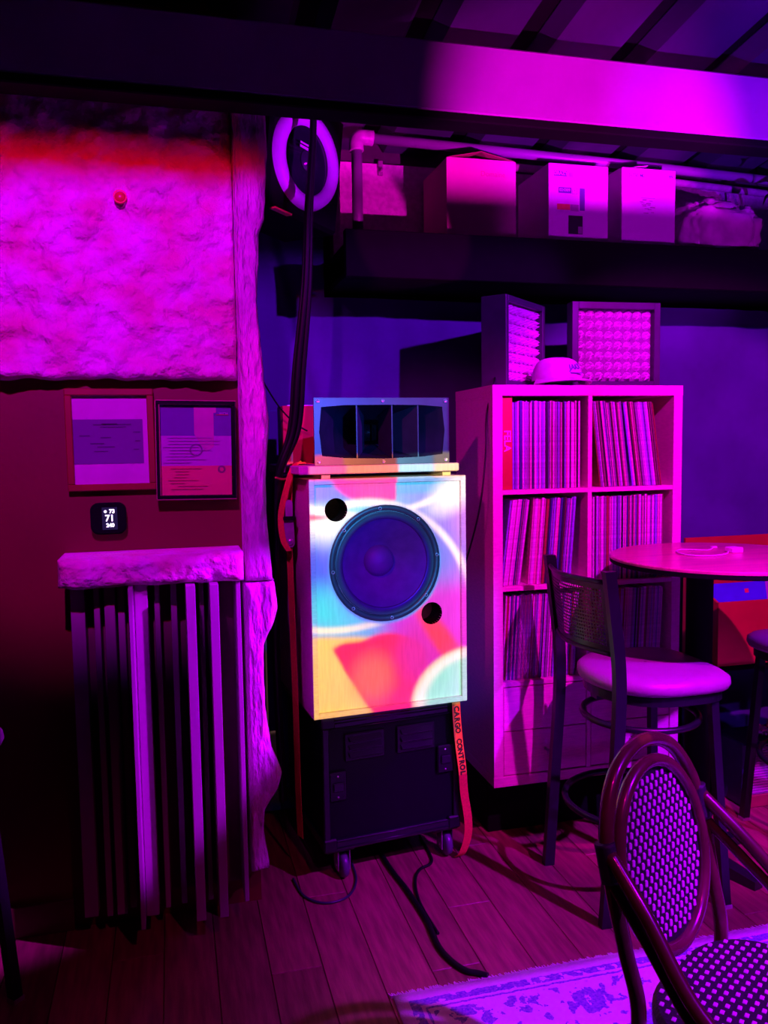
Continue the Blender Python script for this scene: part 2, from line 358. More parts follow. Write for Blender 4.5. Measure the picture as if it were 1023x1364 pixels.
# ceiling: sloping deck with panels and ribs
def cz(y): return 2.71+.12*(3.45-y)
ce=MB(); ce.add([(-1.4,-.8,cz(-.8)+.06),(3.6,-.8,cz(-.8)+.06),(3.6,3.55,cz(3.55)+.06),(-1.4,3.55,cz(3.55)+.06),(-1.4,-.8,cz(-.8)+.1),(3.6,-.8,cz(-.8)+.1),(3.6,3.55,cz(3.55)+.1),(-1.4,3.55,cz(3.55)+.1)],[(0,1,2,3),(7,6,5,4),(0,4,5,1),(1,5,6,2),(2,6,7,3),(3,7,4,0)])
ceo=ce.build('ceiling',M_black); ceo['kind']='structure'
pitch=.37
for i in range(13):
    x=-1.35+i*pitch
    m=MB(); y0,y1=-.7,3.44
    prof=[(0,.055),(.035,.0),(.27,.0),(.305,.055)]
    vs=[]
    for y in (y0,y1):
        for px,pz in prof: vs.append((x+px,y,cz(y)+pz))
        for px,pz in reversed(prof): vs.append((x+px,y,cz(y)+pz+.004))
    fs=[(k,(k+1)%8,(k+1)%8+8,k+8) for k in range(8)]+[tuple(range(8))[::-1],tuple(range(8,16))]
    m.add(vs,fs); m.build('roof_panel',M_ceil,ceo)
# main roof beam: lower and upper flange with boxed web
bm_=thing('roof_beam','broad horizontal roof beam below the ceiling deck, painted smooth','beam',(1.1,2.42,2.482))
MB().box((-2.5,.0,.003),(2.5,.08,.205),bev=.006).build('web_face',M_beam,bm_)
MB().box((-2.5,-.002,-.022),(2.5,.085,.003),bev=.004).build('lower_flange',M_black,bm_)
b2=MB().box((-1.4,1.15,2.69),(3.6,1.27,2.94),bev=.004).build('roof_beam',M_beam)  # added unseen beam, keeps lamp light off the wool top and the ledge
tag(b2,'added unseen beam nearer the viewer, blocking lamp light from the upper wall','beam')
# added unseen plate in front of the up-lamps, darkens the box bottoms
tag(MB().box((1.15,.72,1.02),(2.6,.73,1.309)).build('uplamp_blocker',M_black),'added unseen black plate blocking the low coloured lamps','light blocker')
# curtain
def curtain(x0,x1,z0,z1,y,name):
    m=MB(); nx=220; nz=90; vs=[]
    for j in range(nz+1):
        z=z0+(z1-z0)*j/nz
        for i in range(nx+1):
            x=x0+(x1-x0)*i/nx
            d=.020*noise.noise(Vector((x*3.1,z*.35,1)))+.012*noise.noise(Vector((x*9+z*1.3,z*.6,4)))+.010*noise.noise(Vector((x*2.5-z*1.6,z*1.4+x,7)))
            d+=.020*math.exp(-((x-.47-(2.02-z)*.22)/.022)**2)*min(1,max(0,(z-1.5)/.2))
            for zc in (1.90,1.25,.6): d-=.004*math.exp(-((z-zc)/.007)**2)
            for xc in (.62,1.30,2.02,2.7): d-=.004*math.exp(-((x-xc)/.007)**2)
            vs.append((x,y+d,z))
    fs=[(j*(nx+1)+i,j*(nx+1)+i+1,(j+1)*(nx+1)+i+1,(j+1)*(nx+1)+i) for j in range(nz) for i in range(nx)]
    m.add(vs,fs,0,True); return m.build(name,M_curtain)
tag(curtain(.25,3.5,.02,2.08,3.27,'curtain'),'dark blue fabric backdrop hanging from under the ledge behind the speaker','curtain')
tag(curtain(.25,.61,2.075,2.74,3.27,'curtain'),'short dark fabric behind the white ringed speaker by the ceiling','curtain')

# ledge
lg=thing('ledge','long black high ledge carrying the cardboard boxes','ledge',(2.05,2.95,2.10))
MB().box((-1.42,0,.0),(1.45,.035,.168),bev=.003).build('front_board',M_black,lg)
MB().box((-1.42,.035,.10),(1.45,.475,.12)).build('shelf_board',M_black,lg)
MB().box((-1.42,.035,-.0),(1.45,.475,.02)).build('bottom_board',M_black,lg)
tag(MB().box((.668,3.36,2.225),(.70,3.44,2.70),bev=.002).build('wall_post',M_foam),'narrow pale post at the left end of the lit wall above the ledge','post')
# pipe with elbow
pi=thing('pipe','grey pipe run with an elbow along the top of the back wall','pipe',(.735,3.2,2.22))
MB().tube([(0,0,.0),(0,0,.43)],.021,16).build('vertical_pipe',M_pipe,pi)
MB().tube([(.04,0,.458),(1.3,0,.43),(2.7,0,.385)],.019,16).build('horizontal_pipe',M_pipe,pi)
MB().tube(catmull([(0,0,.405),(0,0,.44),(.012,0,.456),(.03,0,.4585),(.065,0,.4575)],5),.028,16).build('elbow',M_elbow,pi)
# conduit behind: a paler lagged line
tag(MB().tube([(1.36,3.36,2.665),(2.1,3.36,2.655),(2.9,3.36,2.62),(3.4,3.36,2.60)],.016,12).build('conduit',M_elbow),'thin pale conduit running behind the grey pipe under the ceiling','conduit')
hk=thing('wall_clip','small metal clip on the lit wall beside the pipe elbow','clip',(.885,3.42,2.64))
MB().box((-.010,-.006,-.03),(.010,.004,.03),bev=.002).build('plate',M_chrome,hk)
MB().tube([(0,-.01,.0),(0,-.024,-.008),(0,-.022,-.02)],.005,8).build('hook',M_chrome,hk)

# ---------------------------------------------------------------- mineral wool on the left wall
def wool(x0,x1,z0,z1,yf,yb,seed,ragL=0,ragR=0,ragT=0,ragB=0,amp=.012,cell=.012,vert=False,name='mineral_wool_batt',profile=None):
    nx=max(6,int((x1-x0)/cell)); nz=max(6,int((z1-z0)/cell)); m=MB(); vs=[]
    def P(i,j):
        u=i/nx; v=j/nz; z=z0+(z1-z0)*v; x=x0+(x1-x0)*u
        nl=noise.noise(Vector((z*9,seed,0)))*ragL+noise.noise(Vector((z*31,seed,3)))*ragL*.4
        xr=x1+noise.noise(Vector((z*6,seed,9)))*ragR+noise.noise(Vector((z*28,seed,5)))*ragR*.35
        if profile: xr+=profile(z)
        x=(x0+nl)*(1-u)+xr*u
        z+= (1-v)*noise.noise(Vector((x*14,seed,2)))*ragB + v*noise.noise(Vector((x*9,seed,8)))*ragT
        return x,z,u,v
    for j in range(nz+1):
        for i in range(nx+1):
            x,z,u,v=P(i,j)
            sc=(30,6) if vert else (9,9)
            d=amp*noise.noise(Vector((x*sc[0],z*sc[1],seed)))+amp*.55*noise.noise(Vector((x*sc[0]*2.3,z*sc[1]*2.3,seed+5)))+amp*.35*noise.noise(Vector((x*48,z*48 if not vert else z*20,seed+7)))
            e=min(min(u,1-u)*(x1-x0),min(v,1-v)*(z1-z0)); rd=.02*max(0,1-e/.018)**2
            vs.append((x,yf-d+rd,z))
    W_=nx+1; fs=[(j*W_+i,j*W_+i+1,(j+1)*W_+i+1,(j+1)*W_+i) for j in range(nz) for i in range(nx)]
    rim=[j*W_ for j in range(nz,0,-1)]+[i for i in range(nx)]+[j*W_+nx for j in range(nz)]+[nz*W_+i for i in range(nx,0,-1)]
    o=len(vs); 
    for r in rim: vs.append((vs[r][0],yb,vs[r][2]))
    L_=len(rim)
    for k in range(L_): fs.append((rim[k],o+k,o+(k+1)%L_,rim[(k+1)%L_]))
    fs.append(tuple(o+k for k in range(L_)))
    m.add(vs,fs,0,True); return m
tag(wool(-1.3,.208,1.705,2.74,2.585,2.648,3,ragB=.014,amp=.030,cell=.010).build('mineral_wool_batt',M_wool),'large fluffy mineral wool panel covering the upper part of the red wall','insulation panel')
EDGE=[(2.74,.312),(2.518,.3119),(2.378,.3126),(2.18,.2984),(2.136,.2815),(1.937,.2716),(1.758,.2802),(1.576,.2982),(1.439,.2853),(1.393,.2818),(1.254,.285),(1.09,.2946),(1.077,.3036),(.994,.3085),(.948,.2956),(.879,.2634),(.784,.2585),(.663,.2623),(.54,.2802),(.464,.3092),(.416,.296),(.348,.2515),(.275,.2448),(.174,.2611),(.1,.262)]
def edge(z):
    for (za,xa),(zb,xb) in zip(EDGE,EDGE[1:]):
        if za>=z>=zb: return xa+(xb-xa)*(za-z)/(za-zb)
    return EDGE[-1][1]
tag(wool(.212,.30,1.082,2.74,2.545,2.648,11,ragR=.005,amp=.010,vert=True,cell=.008,profile=lambda z:edge(z)-.30).build('mineral_wool_strip',M_wool2),'tall upright mineral wool strip edging the wall, from ceiling to thermostat height','insulation strip')
tag(wool(.205,.30,.150,1.078,2.54,2.648,17,ragR=.006,amp=.010,vert=True,cell=.008,profile=lambda z:edge(z)-.30).build('mineral_wool_strip',M_wool2),'lower upright mineral wool strip with torn right edge beside the slat panel','insulation strip')
slb=wool(-.322,.200,1.10,1.185,2.46,2.648,23,ragB=.008,ragL=.004,amp=.015,cell=.007); tag(slb.build('mineral_wool_slab',M_wool),'thick mineral wool slab lying along the top of the slat panel','insulation slab')
rb=thing('wall_button','small round red button sunk in the fluffy wool panel','button',(-.115,2.565,2.225))
MB().lathe([(0,0),(.014,0),(.0155,-.004),(.0155,-.012)],20,0,Matrix.Rotation(PI/2,4,'X')).build('cap',M_paperr,rb)
MB().lathe([(.0155,.0),(.019,.002),(.019,-.012)],20,0,Matrix.Rotation(PI/2,4,'X')).build('rim',mat('red_rim',(.9,.08,.10),.4),rb)

# ---------------------------------------------------------------- slat panel
sp=thing('slat_panel','tall diffuser panel of upright slats standing at different depths below the wool slab','acoustic panel',(-.06,2.64,.07))
MB().box((-.245,-.012,.02),(.252,.004,1.028)).build('back_board',M_slatdark,sp)
SL=[(-0.301,-0.2614,2.56),(-0.2353,-0.2185,2.55),(-0.2058,-0.1762,2.55),(-0.1697,-0.1503,2.58),(-0.1314,-0.1185,2.43),(-0.1173,-0.0803,2.5),(-0.0624,-0.0471,2.55),(-0.0144,0.0032,2.56),(0.0283,0.0558,2.43),(0.0678,0.0835,2.56),(0.0963,0.1221,2.43),(0.1768,0.1902,2.5)]
for a,b,Y in SL:
    zb=.075 if Y>2.5 else .085
    MB().box((a+.06,Y-2.64,zb-.07),(b+.06,-.012,1.10-.07),bev=.0015).build('slat',M_slat,sp)
for x,z in ((.22,.97),(-.17,.06),(.23,.07)): MB().lathe([(0,-.004),(.004,-.003),(.005,0)],10,0,Matrix.Translation((x,-.012,z))@Matrix.Rotation(PI/2,4,'X')).build('screw',M_screw,sp)

# ---------------------------------------------------------------- framed certificates
def frame(name,label,x0,x1,z0,z1,fw,mf,y=2.645,rot=0,gold=False):
    cx,cz_=(x0+x1)/2,(z0+z1)/2; W,H=(x1-x0)/2,(z1-z0)/2
    t=thing(name,label,'picture frame',(cx,y,cz_)); t.rotation_euler=(0,rot,0)
    m=MB()
    for a,b in (((-W,-.022,H-fw),(W,0,H)),((-W,-.022,-H),(W,0,-H+fw)),((-W,-.022,-H+fw),(-W+fw,0,H-fw)),((W-fw,-.022,-H+fw),(W,0,H-fw))): m.box(a,b,bev=.0025)
    m.build('moulding',mf,t)
    if gold:
        g=MB(); e=.0025
        for a,b in (((-W,-.0235,H-e),(W,-.020,H)),((-W,-.0235,-H),(W,-.020,-H+e)),((-W,-.0235,-H),(-W+e,-.020,H)),((-W+fw-e,-.0235,-H+fw),(-W+fw,-.020,H-fw))): g.box(a,b)
        g.build('gilt_line',mat('gilt',(.5,.22,.2),.4,metal=.5,var=.2),t)
    return t,W-fw,H-fw
def strips(parent,spec,name,mt):
    m=MB()
    for x0,x1,z0,z1 in spec: m.box((x0,-.0075,z0),(x1,-.006,z1))
    return m.build(name,mt,parent)
fr,iw,ih=frame('picture_frame','red-brown framed certificate with a violet middle band, left of the black frame',-.300,-.045,1.372,1.678,.020,M_framered)
pap=MB().box((-iw-.004,-.004,-ih-.004),(iw+.004,-.001,ih+.004)).build('mat_board',M_paper,fr)
MB().box((-iw,-.0055,-.045*1.6),(iw-.014,-.004,.062)).build('certificate',M_paperp,fr)
sp_=[(-.05,.06,.045,.048),(-.03,.045,.038,.0405),(-.025,.02,.046,.050),(-.09,-.06,.012,.015),(-.03,.0,.006,.009),(-.06,-.02,-.012,-.009),(-.04,.01,-.022,-.0195),(-.05,-.01,-.035,-.033),(.065,.085,.022,.0245),(.07,.085,-.004,-.002),(.065,.08,-.030,-.028)]
strips(fr,[(a,b,c,d) for a,b,c,d in sp_],'print_lines',mat('dim_print',(.07,.02,.12),.4))['kind']='stuff'
MB().lathe([(.006,0),(.009,-.001),(.014,-.001),(.015,0)],20,0,Matrix.Translation((-.075,-.0055,-.052))@Matrix.Rotation(PI/2,4,'X')).build('seal',mat('dark_seal',(.05,.01,.08),.4),fr)
fb,iw,ih=frame('picture_frame','black framed certificate in blue, magenta and red bands, beside the wool strip',-.043,.198,1.338,1.642,.014,M_blackg,y=2.622,rot=math.radians(.8),gold=True)
H3=ih/3
MB().box((-iw,-.004,H3*.95),(iw,-.001,ih)).build('navy_band',M_paperb,fb)
MB().box((-iw,-.004,-H3*1.05),(iw,-.001,H3*.95)).build('magenta_band',M_paperm,fb)
MB().box((-iw,-.004,-ih),(iw,-.001,-H3*1.05)).build('red_band',M_paperr,fb)
MB().prism([(-.005,ih-.005),(.062,ih-.005),(.062,ih-.022),(.054,ih-.024),(.054,.01),(.03,-.005),(.012,.02),(-.005,.05)],.0045,.0055,0,Matrix.Rotation(PI/2,4,'X')).build('pale_slip',mat('pale_pink_paper',(.45,.16,.30),.4,var=.2,scale=20),fb)
random.seed(5)
L_=[]
for k in range(9): z=H3*.8-k*.0095; a=-iw+.008+random.random()*.02; L_.append((a,a+.06+random.random()*.10,z,z+.0014))
strips(fb,L_,'print_lines',mat('magenta_print',(.25,.05,.32),.4))['kind']='stuff'
L_=[]
for k in range(8): z=-H3*1.25-k*.009; a=-iw+.02+random.random()*.03; L_.append((a,a+.03+random.random()*.07,z,z+.0014))
L_.append((iw-.045,iw-.008,ih-.030,ih-.028))
strips(fb,L_,'small_print',mat('red_print',(.38,.01,.04),.4))['kind']='stuff'
v,f=txt('WCH',.011); MB().add(v,f,0,False,XZ(iw-.022,-.006,ih-.026)).build('lettering',mat('pale_print',(.5,.35,.6),.4),fb)
MB().lathe([(.006,0),(.008,-.001),(.011,-.001),(.012,0)],20,0,Matrix.Translation((iw-.03,-.005,-H3*1.3))@Matrix.Rotation(PI/2,4,'X')).build('seal',mat('dark_red_seal',(.2,.0,.02),.4),fb)
MB().lathe([(.015,0),(.016,-.001),(.019,-.001),(.020,0)],24,0,Matrix.Translation((-.0,-.005,.0))@Matrix.Rotation(PI/2,4,'X')).build('stamp',mat('violet_stamp',(.2,.02,.28),.4),fb)
MB().box((-iw,-.0062,-ih),(iw,-.0058,ih)).build('glass',mat('picture_glass',(1,1,1),.03,alpha=.06,spec=.8),fb)
# thermostat
th=thing('thermostat','black rounded thermostat with lit white digits on the red wall','thermostat',(-.188,2.64,1.288))
def rrect(w,h,r,n=6,e=1):
    P=[]
    for cx,cy,a0 in ((w-r,h-r,0),(-w+r,h-r,PI/2),(-w+r,-h+r,PI),(w-r,-h+r,3*PI/2)):
        for k in range(n+1):
            a=a0+PI/2*k/n; P.append((cx+r*math.cos(a),cy+r*math.sin(a)))
    return P
RX=Matrix.Rotation(PI/2,4,'X')
m=MB(); m.prism(rrect(.048,.045,.022),-.012,.024,0,RX); 
m.prism(rrect(.052,.048,.024),.004,.020,0,RX); m.build('body',M_blackg,th)
MB().box((-.018,-.0262,-.034),(.026,-.0242,.034)).build('display',M_lcd,th)
m=MB()
for s_,sz,x,z in (('73',.0165,.011,.0215),('71',.0270,.004,.0005),('240',.0155,.005,-.0205)):
    v,f=txt(s_,sz,bold=.0007); m.add(v,f,0,False,XZ(x,-.027,z))
m.prism([(.0042*math.cos(2*PI*k/12)-.008,.0042*math.sin(2*PI*k/12)+.0215) for k in range(12)],.0265,.0275,0,RX)
m.build('digits',M_led,th)

# ---------------------------------------------------------------- speaker cabinet
def curve_plate(w,h,holes,thick,name,mt,parent,y):
    cu=bpy.data.curves.new(name,'CURVE'); cu.dimensions='2D'; cu.fill_mode='BOTH'; cu.extrude=thick/2
    def poly(P):
        s=cu.splines.new('POLY'); s.points.add(len(P)-1)
        for p,q in zip(s.points,P): p.co=(q[0],q[1],0,1)
        s.use_cyclic_u=True
    poly([(0,0),(w,0),(w,h),(0,h)])
    for cx,cy,r in holes: poly([(cx+r*math.cos(2*PI*k/48),cy+r*math.sin(2*PI*k/48)) for k in range(48)])
    o=bpy.data.objects.new(name,cu); COL.objects.link(o)
    me=bpy.data.meshes.new_from_object(o.evaluated_get(bpy.context.evaluated_depsgraph_get())); bpy.data.objects.remove(o)
    me.transform(Matrix.Translation((0,y,0))@RX); me.materials.clear(); me.materials.append(mt)
    o=bpy.data.objects.new(name,me); COL.objects.link(o); o.parent=parent; return o
D=.55
cb=thing('speaker_cabinet','pale wooden loudspeaker cabinet lit by coloured projections, on the black road case','speaker',CAB_O,CAB_A)
T=.018
m=MB(); m.box((0,0,0),(T,D,CAB_H),bev=.001); m.box((CAB_W-T,0,0),(CAB_W,D,CAB_H),bev=.001); m.box((T,0,CAB_H-T),(CAB_W-T,D,CAB_H),bev=.001); m.box((T,0,0),(CAB_W-T,D,T),bev=.001); m.box((T,D-.015,T),(CAB_W-T,D-.001,CAB_H-T))
m.build('carcass',M_plyedge,cb)
WC=(.262,.502); WR=.188
PT=[(.093,.688,.0385),(.428,.318,.0385)]
curve_plate(CAB_W-2*T,CAB_H-2*T,[(WC[0]-T,WC[1]-T,.176)]+[(a-T,b-T,r) for a,b,r in PT],.016,'baffle',M_ply,cb,.022).location=(T,0,T)
g=MB()
for a,b in (((T,.0135,T),(CAB_W-T,.0142,T+.002)),): pass
for a,b,r in PT:
    MB().lathe([(r,.0),(r,-.09)],28,0,Matrix.Translation((a,.014,b))@RX).build('port_tube',M_black,cb)
wf=MB().lathe([(.176,-.004),(.178,.006),(.1945,.006),(.1965,.003),(.1965,-.004)],64,0,Matrix.Translation((WC[0],.014,WC[1]))@RX).build('woofer_ring',M_ring,cb)
MB().lathe([(.176,.003),(.171,.0055),(.166,.001),(.161,.0055),(.156,.000),(.152,.003),(.149,-.004)],64,0,Matrix.Translation((WC[0],.014,WC[1]))@RX).build('surround',M_ring,wf)
MB().lathe([(.150,-.003),(.12,-.022),(.085,-.046),(.05,-.072),(.02,-.08),(0,-.08)],64,0,Matrix.Translation((WC[0],.014,WC[1]))@RX).build('cone',M_cone,wf)
MB().lathe([(0,-.034),(.02,-.036),(.038,-.043),(.050,-.054),(.0545,-.068)],40,0,Matrix.Translation((WC[0],.014,WC[1]))@RX).build('dust_cap',M_cap,wf)
for k in range(8):
    a=2*PI*k/8+.1; x,z=WC[0]+.186*math.cos(a),WC[1]+.186*math.sin(a)
    MB().lathe([(0,.0035),(.003,.0035),(.0042,.007),(.0058,.0072),(.0062,.005)],12,0,Matrix.Translation((x,.014,z))@RX).build('bolt',M_screw,wf)
# board on blocks
bd=thing('top_board','pale board raised on small blocks on top of the speaker cabinet','board',CAB_O+sv*CAB_H,CAB_A)
MB().box((-.035,-.015,.016),(.522,.45,.043),bev=.003).build('plank',M_ply,bd)
for x in (.05,.48):
    MB().box((x,.03,0),(x+.03,.38,.016)).build('block',M_ply,bd)
# horn
hn=thing('horn','wide dark horn with three upright vanes standing on the pale board','horn speaker',(.452,2.648,1.434),math.radians(.5))
HW,HH=.460,.218
o0=[(.024,.030),(.10,.022),(.23,.018),(.36,.022),(.436,.030),(.444,.11),(.436,.188),(.36,.194),(.23,.195),(.10,.194),(.024,.188),(.016,.11)]
m=MB(); outer=[(0,0),(.10,0),(.23,0),(.36,0),(HW,0),(HW,.11),(HW,HH),(.36,HH),(.23,HH),(.10,HH),(0,HH),(0,.11)]
N12=12
vs=[(x,0,z) for x,z in outer]+[(x,0,z) for x,z in o0]+[(x,.012,z) for x,z in outer]+[(x,.012,z) for x,z in o0]
fs=[]
for k in range(N12):
    k2=(k+1)%N12
    fs+=[(k,k2,12+k2,12+k),(24+k2,24+k,36+k,36+k2),(k2,k,24+k,24+k2)]
m.add(vs,fs); m.build('flange',mat('horn_grey',(.07,.075,.11),.35,var=.2),hn)
m=MB(); rings=[]
vs=[]
for t_,y in ((0,.002),(.25,.07),(.5,.14),(.75,.2),(1,.27)):
    for x,z in o0:
        cx,cz_=.23,.108; kx=1-.78*t_**.8; kz=1-.66*t_**1.3
        vs.append((cx+(x-cx)*kx,y,cz_+(z-cz_)*kz))
fs=[(i*12+k,(i+1)*12+k,(i+1)*12+(k+1)%12,i*12+(k+1)%12) for i in range(4) for k in range(12)]+[tuple(48+k for k in range(12))]
m.add(vs,fs,0,True); m.build('throat',mat('horn_inner',(.02,.02,.045),.35,var=.2,spec=.5),hn)
for x,sx in ((.142,.06),(.262,-.005),(.352,-.06)):
    MB().add([(x-.002,.004,.020),(x+.002,.004,.020),(x+.002,.004,.194),(x-.002,.004,.194),(x+sx-.002,.16,.05),(x+sx+.002,.16,.05),(x+sx+.002,.16,.165),(x+sx-.002,.16,.165)],[(0,1,2,3),(0,4,5,1),(3,2,6,7),(1,5,6,2),(0,3,7,4),(4,7,6,5)]).build('vane',mat('horn_vane',(.04,.04,.08),.4,var=.2),hn)
MB().box((.16,.27,.02),(.30,.36,.19),bev=.01).build('driver_body',M_black,hn)
for x,z in ((.013,.011),(.23,.009),(HW-.013,.011),(.013,HH-.011),(.23,HH-.010),(HW-.013,HH-.011)):
    MB().lathe([(0,.002),(.003,.002),(.005,.004),(.0058,.004),(.006,0)],12,0,Matrix.Translation((x,0,z))@RX).build('screw',M_screw,hn)
# red record box behind
rd=thing('record_box','bright red box standing behind the left end of the horn','box',(.388,2.92,1.434),math.radians(3))
m=MB()
m.box((0,0,0),(.18,.006,.205)); m.box((0,.10,0),(.18,.106,.205)); m.box((0,.006,0),(.006,.10,.205)); m.box((.174,.006,0),(.18,.10,.205)); m.box((.006,.006,0),(.174,.10,.006)); m.build('shell',M_red,rd)
MB().box((.02,.02,.01),(.16,.09,.209)).build('contents',M_white,rd)

# ---------------------------------------------------------------- road case
CO=Vector((.458,2.655,.0)); CA=math.radians(7.0)
CWd,CDp,CZ0,CZ1=.505,.50,.125,.597
rc=thing('road_case','black wheeled road case with two louvred vents under the speaker cabinet','case',CO,CA)
MB().box((.01,.008,CZ0+.01),(CWd-.01,CDp-.008,CZ1-.004)).build('body',mat('case_laminate',(.003,.003,.008),.5,spec=.2,var=.2,bump=.1,bscale=200),rc)
MP=mat('case_extrusion',(.010,.009,.02),.3,var=.2,spec=.5)
for a,b in (((0,-.004,CZ0),(CWd,.012,CZ0+.035)),((0,-.004,CZ1-.045),(CWd,.012,CZ1)),((0,-.004,CZ0+.035),(.022,.014,CZ1-.045)),((CWd-.022,-.004,CZ0+.035),(CWd,.014,CZ1-.045)),((0,.012,CZ0),(.006,CDp,CZ0+.035)),((0,.012,CZ1-.045),(.006,CDp,CZ1)),((CWd-.006,.012,CZ0),(CWd,CDp,CZ0+.035)),((CWd-.006,.012,CZ1-.045),(CWd,CDp,CZ1))):
    MB().box(a,b,bev=.003).build('edge_rail',MP,rc)
for z in (CZ0+.033,CZ1-.047,CZ1-.028,CZ1-.018,CZ0+.012): MB().tube([(.03,-.005,z),(CWd-.03,-.005,z)],.002,6).build('rail_bead',MP,rc)
for x in (0,CWd):
    for z in (CZ0,CZ1):
        sx=1 if x==0 else -1; sz=1 if z==CZ0 else -1
        MB().box((min(x-.004*sx,x+.045*sx),-.008,min(z-.001*sz,z+.045*sz)),(max(x-.004*sx,x+.045*sx),.04,max(z-.001*sz,z+.045*sz)),bev=.005).build('corner_cap',M_blackm,rc)
for x0 in (.078,.268):
    m=MB(); vz=.43; vw=.145; vh=.095
    m.box((x0,-.002,vz),(x0+vw,.007,vz+vh),bev=.003)
    vt=m.build('vent',M_blackm,rc)
    for k in range(3):
        z=vz+.012+k*.027
        MB().add([(x0+.012,-.002,z+.020),(x0+vw-.012,-.002,z+.020),(x0+vw-.016,-.016,z+.006),(x0+.016,-.016,z+.006),(x0+.016,-.006,z+.000),(x0+vw-.016,-.006,z+.000)],[(0,1,2,3),(3,2,5,4)]).build('louvre',MP,vt)
for x0,z in ((.02,.30),(CWd-.085,.335)):
    lt=MB().box((x0,-.007,z),(x0+.062,.004,z+.10),bev=.004).build('latch',M_blackm,rc)
    MB().box((x0+.012,-.014,z+.035),(x0+.05,-.007,z+.065),bev=.003).build('latch_wing',MP,lt)
    for dz in (.014,.086): MB().lathe([(0,.003),(.003,.002),(.004,0)],8,0,Matrix.Translation((x0+.03,-.007,z+dz))@RX).build('rivet',M_screw,lt)
for x,y in ((.06,.055),(CWd-.05,.055),(.06,CDp-.06),(CWd-.05,CDp-.06)):
    c=MB().box((x-.05,y-.045,CZ0-.012),(x+.05,y+.045,CZ0),bev=.002).build('caster',M_blackm,rc)
    MB().lathe([(.0,-.014),(.030,-.014),(.043,-.011),(.046,-.004),(.046,.004),(.043,.011),(.030,.014),(0,.014)],28,0,Matrix.Translation((x+.02,y,.047))@Matrix.Rotation(PI/2,4,'Y')).build('wheel',mat('caster_tyre',(.10,.09,.14),.35,var=.1),c)
    for s_ in (-1,1): MB().box((x+.02+s_*.021-.002,y-.02,.03),(x+.02+s_*.021+.002,y+.025,CZ0-.012),bev=.001).build('fork',M_chrome,c)
    MB().tube([(x-.006,y,.047),(x+.046,y,.047)],.006,8).build('axle',M_screw,c)
# ratchet straps
def ribbon(pts,wv,t,name,mt,parent=None):
    P=catmull(pts,6); m=MB(); vs=[]
    for i,p in enumerate(P):
        d=(P[min(i+1,len(P)-1)]-P[max(i-1,0)]).normalized(); wv_=(wv(i/len(P)) if callable(wv) else Vector(wv)); nrm=d.cross(wv_).normalized()*t/2
        vs+= [p-wv_/2-nrm,p+wv_/2-nrm,p+wv_/2+nrm,p-wv_/2+nrm]
    fs=[(i*4+k,i*4+(k+1)%4,(i+1)*4+(k+1)%4,(i+1)*4+k) for i in range(len(P)-1) for k in range(4)]+[(3,2,1,0),tuple(len(vs)-4+k for k in range(4))]
    m.add(vs,fs,0,False); return m.build(name,mt,parent)
st=thing('ratchet_strap','orange ratchet strap down the left side of the speaker cabinet','strap',(.402,2.775,0))
ribbon([(.06,.0,1.437),(.0,.0,1.437),(-.014,.0,1.40),(-.022,.0,1.2),(-.018,.0,.9),(-.014,.0,.60),(-.012,.0,.3),(-.008,.0,.135)],(-.014,.034,0),.002,'webbing',M_orange,st)
ribbon([(.03,-.02,1.442),(-.005,-.05,1.435),(-.035,-.06,1.36),(-.056,-.06,1.27),(-.050,-.055,1.19),(-.03,-.05,1.15)],(.020,.012,0),.002,'loose_webbing',M_orange,st)
ra=MB().prism(rrect(.017,.055,.015),-.030,.0,0,Matrix.Translation((-.028,-.045,1.215))@RX@Matrix.Rotation(math.radians(2),4,'Z'),False).build('ratchet',M_chrome,st)
MB().prism(rrect(.012,.03,.010),-.020,.004,0,Matrix.Translation((-.028,-.052,1.29))@RX).build('handle',M_chrome,ra)
MB().lathe([(0,.006),(.005,.006),(.010,.004),(.012,0)],18,0,Matrix.Translation((-.024,-.047,1.180))@RX).build('spindle',M_screw,ra)
MB().box((-.048,-.060,1.253),(-.008,-.03,1.266),bev=.002).build('crossbar',M_black,ra)
v=0
yc=MB().tube(catmull([(.325,2.66,1.398),(.35,2.70,1.39),(.372,2.74,1.392),(.395,2.78,1.42),(.43,2.80,1.446)],6),.0035,8).build('cord',M_amber); tag(yc,'thin amber cord stretched from the wool strip to the ratchet strap','cord')
s2=thing('printed_strap','orange strap lettered in black hanging below the right side of the cabinet','strap',(.94,2.70,0))
SP=[(.005,.0,.62),(.004,-.01,.54),(.012,-.012,.44),(.024,-.012,.34),(.030,-.01,.26),(.045,-.008,.16),(.046,.0,.09),(.030,.01,.03),(.020,.03,.006)]
ribbon(SP,(.031,.004,0),.002,'webbing',M_orange,s2)
PP=catmull(SP,20); 
def at_len(L):
    acc=0
    for a,b in zip(PP,PP[1:]):
        l=(b-a).length
        if acc+l>=L: return a+(b-a)*((L-acc)/l),(b-a).normalized()
        acc+=l
    return PP[-1],Vector((0,0,-1))
m=MB(); pos=.052
for ch in 'CARGO CONTROL':
    if ch!=' ':
        p,d=at_len(pos); v,f=txt(ch,.026,.0004,bold=.0012); sx=Vector((0,0,0))
        ex=d; nrm=Vector((0,-1,0)); ey=nrm.cross(ex); 
        mt=Matrix((( ex.x,ey.x,nrm.x,p.x),(ex.y,ey.y,nrm.y,p.y-.0035),(ex.z,ey.z,nrm.z,p.z),(0,0,0,1)))
        m.add(v,f,0,False,mt)
    pos+=.0195
m.build('lettering',M_inkblk,s2)
